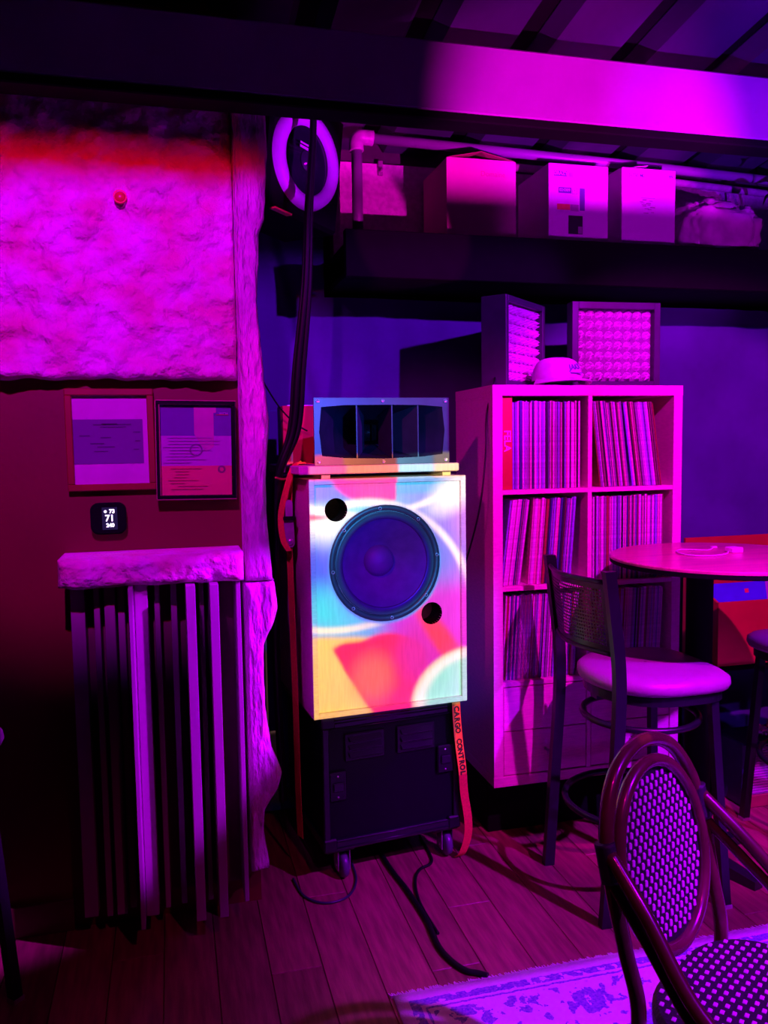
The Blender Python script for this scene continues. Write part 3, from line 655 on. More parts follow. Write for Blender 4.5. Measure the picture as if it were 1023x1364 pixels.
# hanging cable bundle
cx=thing('hanging_cable','bundle of thick black cables dropping from the ceiling to behind the cabinet','cable',(.45,2.62,2.75))
for k,(dx,dy) in enumerate(((0,0),(.013,.01),(-.008,.012))):
    P=[(.02+dx*.3,dy,.0),(.015+dx*.3,dy,-.25),(-.005+dx*.6,dy,-.5),(-.02+dx,dy,-.75),(-.045+dx*1.4,.03+dy,-1.0),(-.062+dx*1.4,.06+dy,-1.2),(-.115+dx*.6,.08+dy,-1.36),(-.12+dx*.6,.14+dy,-1.6),(-.12+dx*.6,.2+dy,-2.0),(-.11+dx*.6,.2+dy,-2.5)]
    MB().tube(catmull(P,8),.0095 if k<2 else .006,10).build('cable_strand',M_cable,cx)
tag(MB().tube(catmull([(.30,2.80,1.73),(.36,2.84,1.64),(.42,2.88,1.58),(.47,2.90,1.55)],6),.003,6).build('thin_wire',M_cable),'thin black wire slanting across the curtain behind the cable bundle','wire')
tag(MB().tube(catmull([(1.15,2.83,1.735),(1.135,2.80,1.712),(1.098,2.78,1.60),(1.085,2.76,1.45),(1.05,2.74,1.25),(1.04,2.9,1.0),(1.04,3.1,.8)],8),.0035,6).build('thin_wire',M_cable),'thin black wire trailing down the side of the record shelf','wire')
tag(MB().tube(catmull([(.812,2.066,.008),(.79,2.085,.008),(.76,2.105,.008),(.735,2.16,.008),(.722,2.24,.008),(.728,2.37,.008),(.722,2.50,.008),(.716,2.58,.008),(.700,2.72,.008),(.69,2.95,.008)],8),.0085,10).build('floor_cable',M_cable),'thick black cable snaking over the floor to the patterned rug','cable')
tag(MB().tube(catmull([(.742,2.30,.0055),(.737,2.42,.006),(.742,2.52,.006),(.765,2.62,.006),(.80,2.68,.006),(.86,2.73,.006),(.87,2.92,.006)],8),.005,8).build('floor_cable',M_cable),'thinner black cable joining the thick one under the case','cable')
tag(MB().tube(catmull([(.36,2.74,.006),(.38,2.62,.006),(.44,2.56,.006),(.52,2.58,.006),(.57,2.68,.006),(.58,2.85,.006)],8),.004,8).build('floor_cable',mat('violet_cable',(.02,.015,.05),.4)),'thin cable curled in front of the left caster','cable')

# ---------------------------------------------------------------- ring speaker at the ceiling
rs=thing('ring_speaker','black wall speaker with a white ring round its glossy driver, near the ceiling','speaker',(.470,2.76,2.428),math.radians(40)); rs.rotation_euler=(math.radians(3),math.radians(5),math.radians(40))
MB().box((-.165,.012,-.19),(.19,.26,.20),bev=.012).build('box',M_black,rs)
MB().lathe([(.108,-.006),(.112,.006),(.130,.012),(.150,.008),(.157,-.012)],64,0,RX).build('white_ring',mat('ring_white',(.62,.55,.75),.45,var=.1),rs)
MB().lathe([(0,.0),(.04,-.004),(.08,-.012),(.108,-.008)],48,0,RX).build('driver',mat('driver_gloss',(.01,.01,.02),.12,coat=.6),rs)
MB().lathe([(0,.018),(.02,.014),(.034,.0)],24,0,RX).build('dome',mat('driver_dome',(.03,.03,.05),.15,coat=.6),rs)
m=MB()
for s_,z,sz in (('STUDIO',.040,.013),('MONITOR',.026,.013)):
    v,f=txt(s_,sz,bold=.0004)
m.box((-.056,-.013,.037),(-.014,-.012,.043)); m.box((-.056,-.013,.024),(.006,-.012,.032)); m.build('badge',mat('badge_white',(.7,.5,.8),.4),rs)
MB().box((-.10,-.0,.200),(.10,.02,.208),bev=.001).build('top_strip',mat('orange_strip',(.8,.2,.08),.4),rs)
MB().box((-.14,-.004,-.196),(-.06,.02,-.190),bev=.001).build('bottom_strip',mat('brass_strip',(.9,.45,.12),.3),rs)
MB().box((-.06,.26,-.05),(.05,.40,.05)).build('bracket',M_blackm,rs)

# ---------------------------------------------------------------- boxes on the ledge
def bx3(m,x0,x1,y0,y1,z0,z1): m.box((x0,y0,z0),(x1,y1,z1))
ZL=2.22
ob=thing('cardboard_box','open brown cardboard box with raised flaps, leftmost on the ledge','box',(1.065,3.10,ZL))
w_,h_=.286,.375; d_=.30
m=MB(); t_=.004
m.box((0,0,0),(w_,t_,h_)); m.box((0,d_-t_,0),(w_,d_,h_)); m.box((0,t_,0),(t_,d_-t_,h_)); m.box((w_-t_,t_,0),(w_,d_-t_,h_)); m.box((t_,t_,0),(w_-t_,d_-t_,t_)); m.build('walls',M_card,ob)
for sx in (0,1):
    x=0 if sx==0 else w_; q=.5*w_
    MB().add([(x,0,h_),(x,.14,h_),(q,.14,h_+.055),(q,.0,h_+.030),(x,0,h_-.003),(x,.14,h_-.003),(q,.14,h_+.052),(q,.0,h_+.027)],[(0,1,2,3),(7,6,5,4),(0,3,7,4),(1,0,4,5),(2,1,5,6),(3,2,6,7)]).build('flap',M_cardin,ob)
m=MB(); v,f=txt('Domaine',.028,.0003); m.add(v,f,0,False,XZ(.19,-.001,h_-.055)); m.build('faint_print',mat('faint_print',(.55,.23,.24),.8),ob)
b1=thing('cardboard_box','white cardboard box with violet shipping labels, middle of the ledge','box',(1.492,3.10,ZL)); w_=.262
MB().box((0,0,0),(w_,.30,.382),bev=.002).build('carton',M_wcard,b1)
MB().box((.022,-.0015,.333),(.078,.0,.353)).build('label_top',M_ink,b1)
m=MB()
for s_,sz,x,z,r in (('GRAZY',.019,.050,.343,0),):
    v,f=txt(s_,sz,bold=.0006); m.add(v,f,0,False,XZ(x,-.003,z,r))
v,f=txt('024309',.016,bold=.0004); m.add(v,f,0,False,XZ(.068,-.004,.279)); m.build('label_letters',M_white,b1)
MB().box((.088,-.0015,.330),(.106,.0,.350)).build('stamp',M_inkpale,b1)
m=MB(); m.box((.034,-.001,.193),(.165,.0,.297)); m.build('label_sheet',M_white,b1)
MB().box((.042,-.002,.268),(.098,-.001,.290)).build('label_bar',M_ink,b1)
MB().box((.036,-.002,.203),(.092,-.001,.225)).build('red_patch',M_inkred,b1)
MB().box((.094,-.002,.200),(.130,-.001,.225)).build('dark_patch',M_inkpale,b1)
MB().box((.135,-.002,.203),(.157,-.001,.290)).build('side_strip',M_ink,b1)
m=MB(); 
for a,b,c,d in ((.102,.124,.266,.2675),(.102,.124,.2875,.289),(.102,.1035,.266,.289),(.1225,.124,.266,.289)): m.box((a,-.002,c),(b,-.001,d))
v,f=txt('+',.016); m.add(v,f,0,False,XZ(.113,-.002,.279)); m.build('square_mark',M_inkpale,b1)
m=MB(); m.box((.086,-.0015,.11),(.148,.0,.182)); m.build('black_label',M_inkblk,b1); MB().box((.128,-.002,.112),(.146,-.001,.140)).build('label_corner',M_inkpale,b1)
m=MB(); v,f=txt('Selected',.014); m.add(v,f,0,False,XZ(.078,-.001,.312)); v,f=txt('Y',.014); m.add(v,f,0,False,XZ(.010,-.001,.345))
for k,(a,b) in enumerate(((.022,.09),(.022,.12),(.02,.05))): m.box((a,-.001,.327-k*.005),(b,0,.3285-k*.005))
m.build('small_print',M_inkpale,b1,kind='stuff')
b2_=thing('cardboard_box','white cardboard box printed 12x750 ML, rightmost on the ledge','box',(1.805,3.08,ZL)); w_=.245
MB().box((0,0,0),(w_,.28,.380),bev=.002).build('carton',M_wcard,b2_)
m=MB(); v,f=txt('12x750 ML',.019,bold=.0003); m.add(v,f,0,False,XZ(.060,-.001,.350)); v,f=txt('99',.018); m.add(v,f,0,False,XZ(.222,-.001,.352)); m.build('lettering',M_ink,b2_)
m=MB(); m.box((.085,-.001,.262),(.150,0,.264))
random.seed(3)
for k in range(16):
    a=.08+random.random()*.06; z=.20+random.random()*.055; m.box((a,-.001,z),(a+.012+random.random()*.012,0,z+.003))
m.build('faint_crest',M_inkpale,b2_)
MB().add([(.0,.02,.381),(.13,.02,.400),(.13,.14,.400),(.0,.14,.381),(.0,.02,.379),(.13,.02,.398),(.13,.14,.398),(.0,.14,.379)],[(0,1,2,3),(7,6,5,4),(0,4,5,1),(1,5,6,2),(2,6,7,3),(3,7,4,0)]).build('flap',M_wcard,b2_)
# bag
bm=bmesh.new(); bmesh.ops.create_icosphere(bm,subdivisions=5,radius=1)
for v in bm.verts:
    c=v.co.copy(); sgn=lambda q:(abs(q)**.6)*(1 if q>0 else -1)
    p=Vector((sgn(c.x)*.19,sgn(c.y)*.13,sgn(c.z)*.13)); n_=noise.noise(c*2.2+Vector((3,1,2)))*.030+abs(noise.noise(c*5))*.028-abs(noise.noise(c*11))*.012
    v.co=p+c.normalized()*n_
me=bpy.data.meshes.new('plastic_bag'); bm.to_mesh(me); bm.free(); me.materials.append(M_bag)
for p in me.polygons: p.use_smooth=True
bg=bpy.data.objects.new('plastic_bag',me); COL.objects.link(bg); bg.location=(2.31,3.20,2.375); tag(bg,'lumpy clear plastic bag stuffed full, beside the printed box on the ledge','bag')
sb=MB().box((2.085,3.12,ZL),(2.12,3.20,ZL+.07),bev=.002).build('wood_block',M_plyedge); tag(sb,'small pale block between the last white box and the plastic bag','block')
# plant
plt_=thing('hanging_plant','dark leafy plant hanging in front of the bag at the right edge','plant',(2.42,2.95,2.47))
def leaf(pts,w,parent):
    P=catmull(pts,5); m=MB(); vs=[]
    n_=len(P)
    for i,p in enumerate(P):
        t=i/(n_-1); ww=w*math.sin(PI*min(1,t*.92+.06))**.8
        vs+=[p+Vector((0,-ww*.6,ww*.5)),p+Vector((0,0,-ww*.15)),p+Vector((0,ww*.6,ww*.5))]
    fs=[(i*3+k,i*3+k+1,i*3+k+4,i*3+k+3) for i in range(n_-1) for k in range(2)]
    m.add(vs,fs,0,True); o=m.build('leaf',M_leaf,parent); return o
leaf([(.04,0,.0),(.0,0,.015),(-.04,-.01,.005),(-.06,-.01,-.03)],.022,plt_)
leaf([(.04,0,.0),(.05,0,.04),(.035,-.02,.07),(.01,-.02,.085)],.02,plt_)
leaf([(.04,0,-.0),(.10,0,.03),(.16,.02,.02),(.2,.02,-.03)],.025,plt_)
leaf([(.04,0,-.01),(.03,-.02,-.06),(.035,-.02,-.11),(.05,-.02,-.15)],.03,plt_)
leaf([(.05,0,-.01),(.08,-.02,-.05),(.10,-.02,-.10),(.11,-.02,-.13)],.03,plt_)
MB().tube([(.04,0,0),(.045,.0,.2)],.003,6).build('stem',M_leaf,plt_)
MB().lathe([(0,-.035),(.014,-.03),(.022,-.01),(.018,.015),(0,.03)],14,0,Matrix.Translation((.045,-.01,-.03))).build('bud',mat('dark_bud',(.04,.015,.03),.5),plt_)

# ---------------------------------------------------------------- record shelf
KX,KY,KZ=1.105,2.742,.237; KW,KH,KD=.765,1.465,.39; TK=.038; TI=.0165
ks=thing('record_shelf','tall pale wooden shelf unit with six compartments of records and drawers below','shelf',(KX,KY,KZ))
MB().box((0,0,KH-TK),(KW,KD,KH),bev=.001).build('top_board',M_shelfh,ks)
MB().box((0,0,0),(KW,KD,TK),bev=.001).build('bottom_board',M_shelfh,ks)
MB().box((0.001,0.0005,TK),(TK,KD,KH-TK),bev=.001).build('side_panel',M_shelf,ks)
MB().box((KW-TK,0.0005,TK),(KW-.001,KD,KH-TK),bev=.001).build('side_panel',M_shelf,ks)
MB().box((TK,KD-.006,TK),(KW-TK,KD-.001,KH-TK)).build('back_panel',M_shelf,ks)
XM0,XM1=.3735,.390
ZS=[1.0755,.725,.373]
for z in ZS: MB().box((TK,.002,z),(KW-TK,KD-.006,z+TI),bev=.0008).build('shelf_board',M_shelfh,ks)
zz=[(1.092,KH-TK),(.7415,1.0755),(.3895,.725),(TK,.373)]
for a,b in zz: MB().box((XM0,.002,a),(XM1,KD-.006,b),bev=.0008).build('divider',M_shelf,ks)
for x0,x1 in ((TK,XM0),(XM1,KW-TK)):
    for z0,z1 in ((.2075,.3685),(.042,.2035)):
        d=MB().box((x0+.003,.003,z0),(x1-.003,.021,z1),bev=.0012).build('drawer',M_shelfh,ks)
        d2=MB().box((x0+.012,.021,z0+.01),(x1-.012,.34,z0+.11)).build('drawer_box',M_shelf,d)
        kn=MB(); xc=(x0+x1)/2; zc=(z0+z1)/2+.005
        kn.tube([(xc,.003,zc),(xc,-.020,zc)],.005,10); kn.tube([(xc,-.020,zc+.006),(xc,-.020,zc-.022)],.0045,10); kn.build('handle',M_chrome,d)
# dark plinth
pn=MB().box((KX+.03,KY+.14,0),(KX+.735,KY+.37,.236),bev=.004).build('plinth',M_black); tag(pn,'long low black plinth raising the record shelf off the floor','plinth')
# records
PAL=[('white',(.80,.72,.78)),('white',(.75,.7,.7)),('cream',(.78,.62,.55)),('pink',(.75,.2,.42)),('violet',(.22,.10,.55)),('navy',(.03,.03,.22)),('black',(.015,.012,.03)),('grey',(.3,.25,.35)),('lilac',(.5,.32,.75)),('white',(.85,.75,.85)),('dark red',(.35,.01,.04)),('brown',(.25,.10,.12)),('pale blue',(.3,.35,.8))]
RM=[mat('sleeve_'+str(i),c,.5,var=.35,scale=38,stretch=(.3,1,2.2)) for i,(n_,c) in enumerate(PAL)]
rcache={}
def rec_mesh(th,hh,pi_):
    key=(round(th,4),round(hh,3),pi_)
    if key not in rcache:
        m=MB().box((-th/2+.0003,0,0),(th/2-.0003,.305,hh),bev=.0006); me=bpy.data.meshes.new('record_sleeve'); me.from_pydata(m.v,[],m.f); me.materials.append(RM[pi_]); rcache[key]=me
    return rcache[key]
CN=['top left','top right','middle left','middle right','bottom left','bottom right']
def ordn(n): return str(n)+('th' if 10<=n%100<=20 else {1:'st',2:'nd',3:'rd'}.get(n%10,'th'))
# runs: (first bottom x, last bottom x, lean in radians), all tilted alike within a run
def fill(ci,z0,runs):
    rng=random.Random(90+ci); n_=0; last=-1
    for xa,xb,ln in runs:
        x=xa
        while x<xb:
            th=rng.choice((.0036,.0045,.005,.0065,.0065,.008,.0095)); hh=rng.choice((.314,.316,.312,.318))
            a=th/math.cos(ln)
            if x+a>xb: break
            pi_=rng.randrange(len(PAL))
            if rng.random()<.30: pi_=rng.choice((0,1,9,8,2))
            if pi_==last: pi_=(pi_+4)%len(PAL)
            last=pi_
            o=bpy.data.objects.new('record_sleeve',rec_mesh(th,hh,pi_)); COL.objects.link(o); n_+=1
            o.location=(KX+x+a/2,KY+.022+rng.random()*.010,KZ+z0+abs(math.sin(ln))*th/2+.0006); o.rotation_euler=(0,ln,0)
            tag(o,f'{PAL[pi_][0]} record sleeve spine, {ordn(n_)} from the left in the {CN[ci]} compartment','record',f'record sleeves in the {CN[ci]} compartment')
            x+=a+.0003
    return n_
fx=thing('boxed_record_set','bright red boxed record set lettered on its spine, at the left of the top row','record box',(KX+TK+.001,KY+.015,KZ+1.0925))
MB().box((0,0,0),(.043,.315,.331),bev=.0015).build('slipcase',M_red,fx)
v,f=txt('FELA',.036,.0006,bold=.0007); MB().add(v,f,0,False,XZ(.022,-.0015,.175,-PI/2)).build('lettering',M_white,fx)
tot=0
tot+=fill(0,1.092,[(TK+.046,XM0-.014,0)])
tot+=fill(1,1.092,[(XM1+.046,XM1+.170,-.12),(XM1+.179,KW-TK-.028,-.135)])
tot+=fill(2,.7415,[(TK+.003,TK+.085,.125),(TK+.110,XM0-.052,.075)])
tot+=fill(3,.7415,[(XM1+.003,KW-TK-.024,0)])
tot+=fill(4,.3895,[(TK+.004,XM0-.036,.055)])
tot+=fill(5,.3895,[(XM1+.004,KW-TK-.035,.045)])
print('RECORDS',tot)
# relief-front boxes on top
KT=KZ+KH
def star():
    m=MB(); s_=.5; vs=[];fs=[]
    n_=8
    vs.append((0,-.12,0))
    for k in range(n_):
        a=2*PI*k/n_; r=.46 if k%2 else .22; vs.append((r*math.cos(a+.3),-.05 if k%2 else -.62,r*math.sin(a+.3)))
    for k in range(n_):
        a=2*PI*k/n_+.3; vs.append((.50*math.cos(a),0.1,.50*math.sin(a)))
    for k in range(n_):
        k2=(k+1)%n_; fs.append((0,1+k2,1+k)); fs.append((1+k,1+k2,9+k2,9+k))
    m.add(vs,fs); return m
sm=star()
def relief(label,loc,rz,W,H,Dp,fw,nx,nz):
    t=thing('relief_box',label,'wall art',loc,rz)
    m=MB(); m.box((0,0,0),(fw,Dp,H),bev=.0015); m.box((W-fw,0,0),(W,Dp,H),bev=.0015); m.box((fw,0,0),(W-fw,Dp,fw),bev=.0015); m.box((fw,0,H-fw),(W-fw,Dp,H),bev=.0015); m.build('frame',mat('relief_frame',(.045,.03,.07),.45,var=.2),t)
    MB().box((fw,.030,fw),(W-fw,.036,H-fw)).build('backing',mat('relief_backing',(.25,.06,.25),.7,var=.2),t)
    px_,pz_=(W-2*fw)/nx,(H-2*fw)/nz; me=bpy.data.meshes.new('relief_tile')
    me.from_pydata([(x*px_,y*.034,z*pz_) for x,y,z in sm.v],[],sm.f); me.materials.append(M_relief)
    for i in range(nx):
        for j in range(nz):
            o=bpy.data.objects.new('relief_tile',me); COL.objects.link(o); o.parent=t
            o.location=(fw+(i+.5)*px_,.028,fw+(j+.5)*pz_); o.rotation_euler=(0,(i*3+j*5)%7*.5,0)
    return t
relief('black box with pink relief tiles, turned sideways at the left of the shelf top',(KX+.072,KY+.045,KT),math.radians(42),.355,.325,.10,.022,8,8)
relief('dark framed square of pink relief tiles behind the cap on the shelf top',(KX+.385,KY+.150,KT),math.radians(-3),.365,.325,.05,.026,8,7)
# cap
cp=thing('baseball_cap','pale baseball cap with scribbled lettering on top of the record shelf','cap',(1.402,2.842,KT),math.radians(14)); cp.scale=(.92,.92,.97)
m=MB(); vs=[];fs=[]; nu,nv=28,10
for j in range(nv+1):
    t=j/nv; 
    for i in range(nu):
        a=2*PI*i/nu; r=math.cos(t*PI/2)**.55; z=.022+.088*math.sin(t*PI/2)**.9
        fl_=1+.03*noise.noise(Vector((math.cos(a)*2,math.sin(a)*2,t*3)))
        vs.append((.105*r*math.cos(a)*fl_,.095*r*math.sin(a)*fl_,z if t<1 else .109))
for j in range(nv):
    for i in range(nu): fs.append((j*nu+i,j*nu+(i+1)%nu,(j+1)*nu+(i+1)%nu,(j+1)*nu+i))
m.add(vs,fs,0,True); m.build('crown',M_cap_cloth,cp)
m=MB(); vs=[];fs=[]; n_=16
for i in range(n_+1):
    a=PI+PI*i/n_; x=math.cos(a)
    vs+=[(.107*x,.100*math.sin(a)*.95,.026),(.125*x,.100*math.sin(a)*.8-.052*math.sin(PI*i/n_)**.7-.01,.010+.012*math.sin(PI*i/n_)),(.107*x,.100*math.sin(a)*.95,.020),(.125*x,.100*math.sin(a)*.8-.052*math.sin(PI*i/n_)**.7-.01,.005+.010*math.sin(PI*i/n_))]
for i in range(n_): fs+=[(i*4,i*4+1,i*4+5,i*4+4),(i*4+3,i*4+2,i*4+6,i*4+7),(i*4+1,i*4+3,i*4+7,i*4+5)]
m.add(vs,fs,0,True); m.build('brim',M_cap_cloth,cp)
m=MB(); v,f=txt('JAKS',.036,.0008,bold=.0006)
v2=[]
for q in v:
    xx=q.x*.85+.018; z=.070+q.y*.8+q.x*.1; tt=math.asin(min(.98,max(0,(z-.022)/.088)))
    rr=math.cos(tt)**.55; yy=-.095*rr*math.sqrt(max(0,1-(xx/(.105*rr))**2))
    v2.append((xx,yy-.003-q.z,z))
m.add(v2,f); m.box((-.01,-.0985,.046),(.05,-.092,.0485)); m.build('scribble',M_ink,cp)
MB().tube(catmull([(.10,-.03,.022),(.0,-.099,.024),(-.10,-.03,.022)],6),.003,6).build('band',M_ink,cp)

# ---------------------------------------------------------------- bar stools
def make_stool(label,loc,rz):
    t=thing('bar_stool',label,'stool',loc,rz)
    # seat, faces +X ; local origin on the floor under the seat
    for s_ in (-1,1):
        P=catmull([(-.235,s_*.200,0),(-.215,s_*.200,.30),(-.195,s_*.198,.62),(-.195,s_*.200,.80),(-.215,s_*.200,.98),(-.232,s_*.200,1.11)],6)
        m=MB()
        vs=[];
        for p in P:
            for dx,dy in ((-.018,-.0125),(.018,-.0125),(.018,.0125),(-.018,.0125)): vs.append((p.x+dx,p.y+dy,p.z))
        n_=len(P); m.add(vs,[(i*4+k,i*4+(k+1)%4,(i+1)*4+(k+1)%4,(i+1)*4+k) for i in range(n_-1) for k in range(4)]+[(3,2,1,0),tuple(4*(n_-1)+k for k in range(4))])
        m.build('back_post',M_blackm,t)
        MB().add([(.14,s_*.17-.013,.70),(.166,s_*.17-.013,.70),(.166,s_*.17+.013,.70),(.14,s_*.17+.013,.70),(.175,s_*.205-.014,0),(.203,s_*.205-.014,0),(.203,s_*.205+.014,0),(.175,s_*.205+.014,0)],[(0,1,2,3),(7,6,5,4),(0,4,5,1),(1,5,6,2),(2,6,7,3),(3,7,4,0)]).build('leg',M_blackm,t)
        MB().box((.173,s_*.205-.016,0),(.205,s_*.205+.016,.012)).build('foot_glide',M_chrome,t)
    # perforated back
    m=MB(); nu,nz=34,20; z0,z1=.85,1.075
    def bp(u,v):
        y=-.19+.38*u; b=.045*math.sin(PI*u); zt=z1-.012*math.sin(PI*u)*0; zb=z0-.0
        z=zb+(zt-zb)*v; return Vector((-.205-b-.03*v,y,z))
    for i in range(nu):
        for j in range(nz):
            c=[bp(i/nu,j/nz),bp((i+1)/nu,j/nz),bp((i+1)/nu,(j+1)/nz),bp(i/nu,(j+1)/nz)]
            if 2<=i<nu-2 and 2<=j<nz-2:
                ce_=sum(c,Vector())/4; q=[ce_+(p-ce_)*.56 for p in c]
                m.add(c+q,[(0,1,5,4),(1,2,6,5),(2,3,7,6),(3,0,4,7)])
            else: m.add(c,[(0,1,2,3)])
    m.build('perforated_back',M_blackm,t)
    for v in (0,1): MB().tube([bp(k/16,v) for k in range(17)],.008,8).build('back_rail',M_blackm,t)
    # cushion: rounded back, squared front
    out=[]
    for k in range(40):
        a=2*PI*k/40; c,s_=math.cos(a),math.sin(a); e=.50 if c>0 else .92
        out.append((.022+.212*(abs(c)**e)*(1 if c>0 else -1),.222*(abs(s_)**e)*(1 if s_>0 else -1)*(1.0 if c<0 else 1.0)))
    m=MB(); vs=[];fs=[]
    lv=[(.90,.703),(1.0,.712),(1.03,.728),(1.02,.745),(.95,.757),(.80,.763),(.45,.765),(.02,.7655)]
    for s_,z in lv:
        for x,y in out: vs.append((.018+(x-.018)*s_,y*s_,z))
    for i in range(len(lv)-1):
        for k in range(40): fs.append((i*40+k,i*40+(k+1)%40,(i+1)*40+(k+1)%40,(i+1)*40+k))
    m.add(vs,fs,0,True); m.f.append(tuple(range(40))[::-1]); m.mi.append(0); m.sm.append(False); m.build('seat_cushion',M_vinyl,t)
    m=MB(); P_=[(.018+(x-.018)*.93,y*.93) for x,y in out]; m.prism(P_,.675,.703); m.build('seat_pan',M_blackm,t)
    m=MB(); m.tube([(.0+.185*math.cos(2*PI*k/40),.19*math.sin(2*PI*k/40),.595) for k in range(40)],.011,8,closed=True); m.build('upper_ring',M_blackm,t)
    m=MB(); m.tube([(-.01+.235*math.cos(2*PI*k/40),.235*math.sin(2*PI*k/40),.30) for k in range(40)],.011,8,closed=True); m.build('foot_ring',M_blackm,t)
    m=MB(); m.box((-.02,-.17,.665),(.02,.17,.677)); m.box((-.17,-.02,.66),(.14,.02,.672)); m.build('cross_brace',M_blackm,t)
    return t
s1=make_stool('black bar stool with violet vinyl seat, in front of the record shelf',(1.488,2.40,0),0)
dup(s1,(2.335,2.50,0),PI,'bar stool cut off by the right edge, its seat tip and leg beside the table')
dup(s1,(-.74,2.33,0),math.radians(47),'bar stool at the left edge, only one dark leg and foot ring showing')

# ---------------------------------------------------------------- round table
tb=thing('bar_table','tall round wooden bar table on a thick black pole behind the stool','table',(1.785,2.38,0))
m=MB(); R_=.368; TZ=.06
m.lathe([(0,1.11),(R_*.5,1.11),(R_-.004,1.11),(R_,1.107),(R_,1.100)],96,0,smooth=False); m.build('tabletop',M_table,tb)
m=MB(); m.lathe([(R_,1.100),(R_,1.087),(R_-.01,1.083),(R_-.05,1.080),(0,1.080)],96,0,smooth=False); m.build('underside',M_black,tb)
MB().lathe([(.0,1.08),(.13,1.08),(.13,1.068),(.045,1.06),(.045,.03),(0,.03)],28,0,Matrix.Translation((-.01,.11,0))).build('pole',M_black,tb)
for k in range(4):
    a=k*PI/2+.3; c,s_=math.cos(a),math.sin(a); q=Vector((-s_,c,0))*.03; d=Vector((c,s_,0)); o=Vector((-.01,.11,0))
    MB().add([o+q+Vector((0,0,.06)),o-q+Vector((0,0,.06)),o+d*.25-q*.7+Vector((0,0,.03)),o+d*.25+q*.7+Vector((0,0,.03)),o+q,o-q,o+d*.25-q*.7,o+d*.25+q*.7],[(0,3,2,1),(4,5,6,7),(0,1,5,4),(1,2,6,5),(2,3,7,6),(3,0,4,7)]).build('base_foot',M_blackm,tb)
wc=thing('charging_cable','white charging cable and plug lying on the round table','cable',(1.775,2.42,1.11)); wc.scale=(.85,.85,.85)
MB().tube(catmull([(.085,.02,.006),(.04,-.03,.004),(-.03,-.06,.004),(-.10,-.045,.004),(-.125,.02,.004),(-.10,.10,.004),(-.04,.14,.004),(.03,.09,.004),(.08,.12,.004),(.115,.16,.004)],8),.0032,8).build('lead',M_white,wc)
MB().box((.085,-.01,0),(.135,.045,.022),bev=.004).build('plug',M_white,wc)
MB().box((.105,.155,0),(.135,.167,.008),bev=.002).build('connector',M_white,wc)

# ---------------------------------------------------------------- red record bin, stand, amp
bn=thing('record_bin','open red wooden record bin with a tall back behind the table','record bin',(2.195,2.95,.545))
m=MB(); m.box((0,0,.0),(.72,.015,.272),bev=.001); m.build('front_panel',M_red,bn)
m=MB(); m.box((0,.235,.0),(.72,.25,.520),bev=.001); m.build('back_panel',M_red,bn)
for x in (0,.708):
    m=MB(); m.add([(x,.015,0),(x+.012,.015,0),(x+.012,.235,0),(x,.235,0),(x,.015,.272),(x+.012,.015,.272),(x+.012,.235,.36),(x,.235,.36)],[(0,3,2,1),(4,5,6,7),(0,1,5,4),(1,2,6,5),(2,3,7,6),(3,0,4,7)]); m.build('side_panel',M_red,bn)
MB().box((.012,.015,0),(.708,.235,.012)).build('bottom_panel',M_red,bn)
bs=thing('blue_record_sleeve','glossy blue record sleeve with a small pink sticker leaning in the red bin','record',(2.225,3.03,.562)); bs.rotation_euler=(-.22,0,0)
MB().box((0,0,0),(.315,.004,.315)).build('sleeve',M_blue,bs); MB().box((.205,-.001,.268),(.225,0,.286)).build('sticker',M_inkred,bs)
b3=thing('violet_record_sleeve','violet record sleeve leaning in the bin right of the blue one','record',(2.545,3.04,.562)); b3.rotation_euler=(-.22,0,0)
MB().box((0,0,0),(.315,.004,.315)).build('sleeve',mat('violet_sleeve',(.45,.05,.6),.4,var=.2),b3)
sd=thing('bin_stand','low black stand carrying the red record bin','stand',(2.17,2.97,0))
MB().box((0,0,.515),(.76,.26,.545),bev=.003).build('top_board',M_black,sd)
for x in (0,.73):
    for y in (0,.23): MB().box((x,y,0),(x+.03,y+.03,.515)).build('leg',M_black,sd)
am=thing('amplifier','small amplifier with cream ribbed grille cloth under the record bin','amplifier',(2.205,2.78,0))
MB().box((0,.012,0),(.42,.20,.265),bev=.006).build('cabinet',mat('amp_blue_vinyl',(.05,.03,.2),.5,var=.2),am)
m=MB(); m.box((.014,.004,.055),(.406,.012,.250)); m.build('grille',M_grille,am)
for k in range(17): MB().box((.014,.0,.062+k*.0112),(.406,.006,.0665+k*.0112)).build('grille_rib',M_grille,am)
MB().box((.0,.0,.0),(.42,.012,.052),bev=.003).build('lower_trim',M_brown,am)
bm=bmesh.new(); bmesh.ops.create_icosphere(bm,subdivisions=3,radius=1)
for v in bm.verts:
    c=v.co.copy(); v.co=Vector((c.x*.034,c.y*.03,c.z*.022))*(1+.5*noise.noise(c*2.4))
me=bpy.data.meshes.new('crumpled_wrapper'); bm.to_mesh(me); bm.free(); me.materials.append(mat('foil',(.8,.6,.8),.2,metal=.7,var=.3))
cw=bpy.data.objects.new('crumpled_wrapper',me); COL.objects.link(cw); cw.location=(2.355,2.86,.287); tag(cw,'small shiny crumpled wrapper on top of the amplifier','wrapper')
bm=bmesh.new(); bmesh.ops.create_icosphere(bm,subdivisions=3,radius=1)
for v in bm.verts:
    c=v.co.copy(); v.co=Vector((c.x*.02+c.z*.012,c.y*.018,c.z*.035))*(1+.4*noise.noise(c*2+Vector((5,0,0))))
me=bpy.data.meshes.new('pink_bulb'); bm.to_mesh(me); bm.free(); me.materials.append(mat('warm_pink',(.95,.45,.35),.4,var=.2))
for p in me.polygons: p.use_smooth=True
pk=bpy.data.objects.new('pink_ornament',me); COL.objects.link(pk); pk.location=(2.41,2.88,.305); tag(pk,'small rounded pink ornament beside the shiny wrapper on the amplifier','ornament')

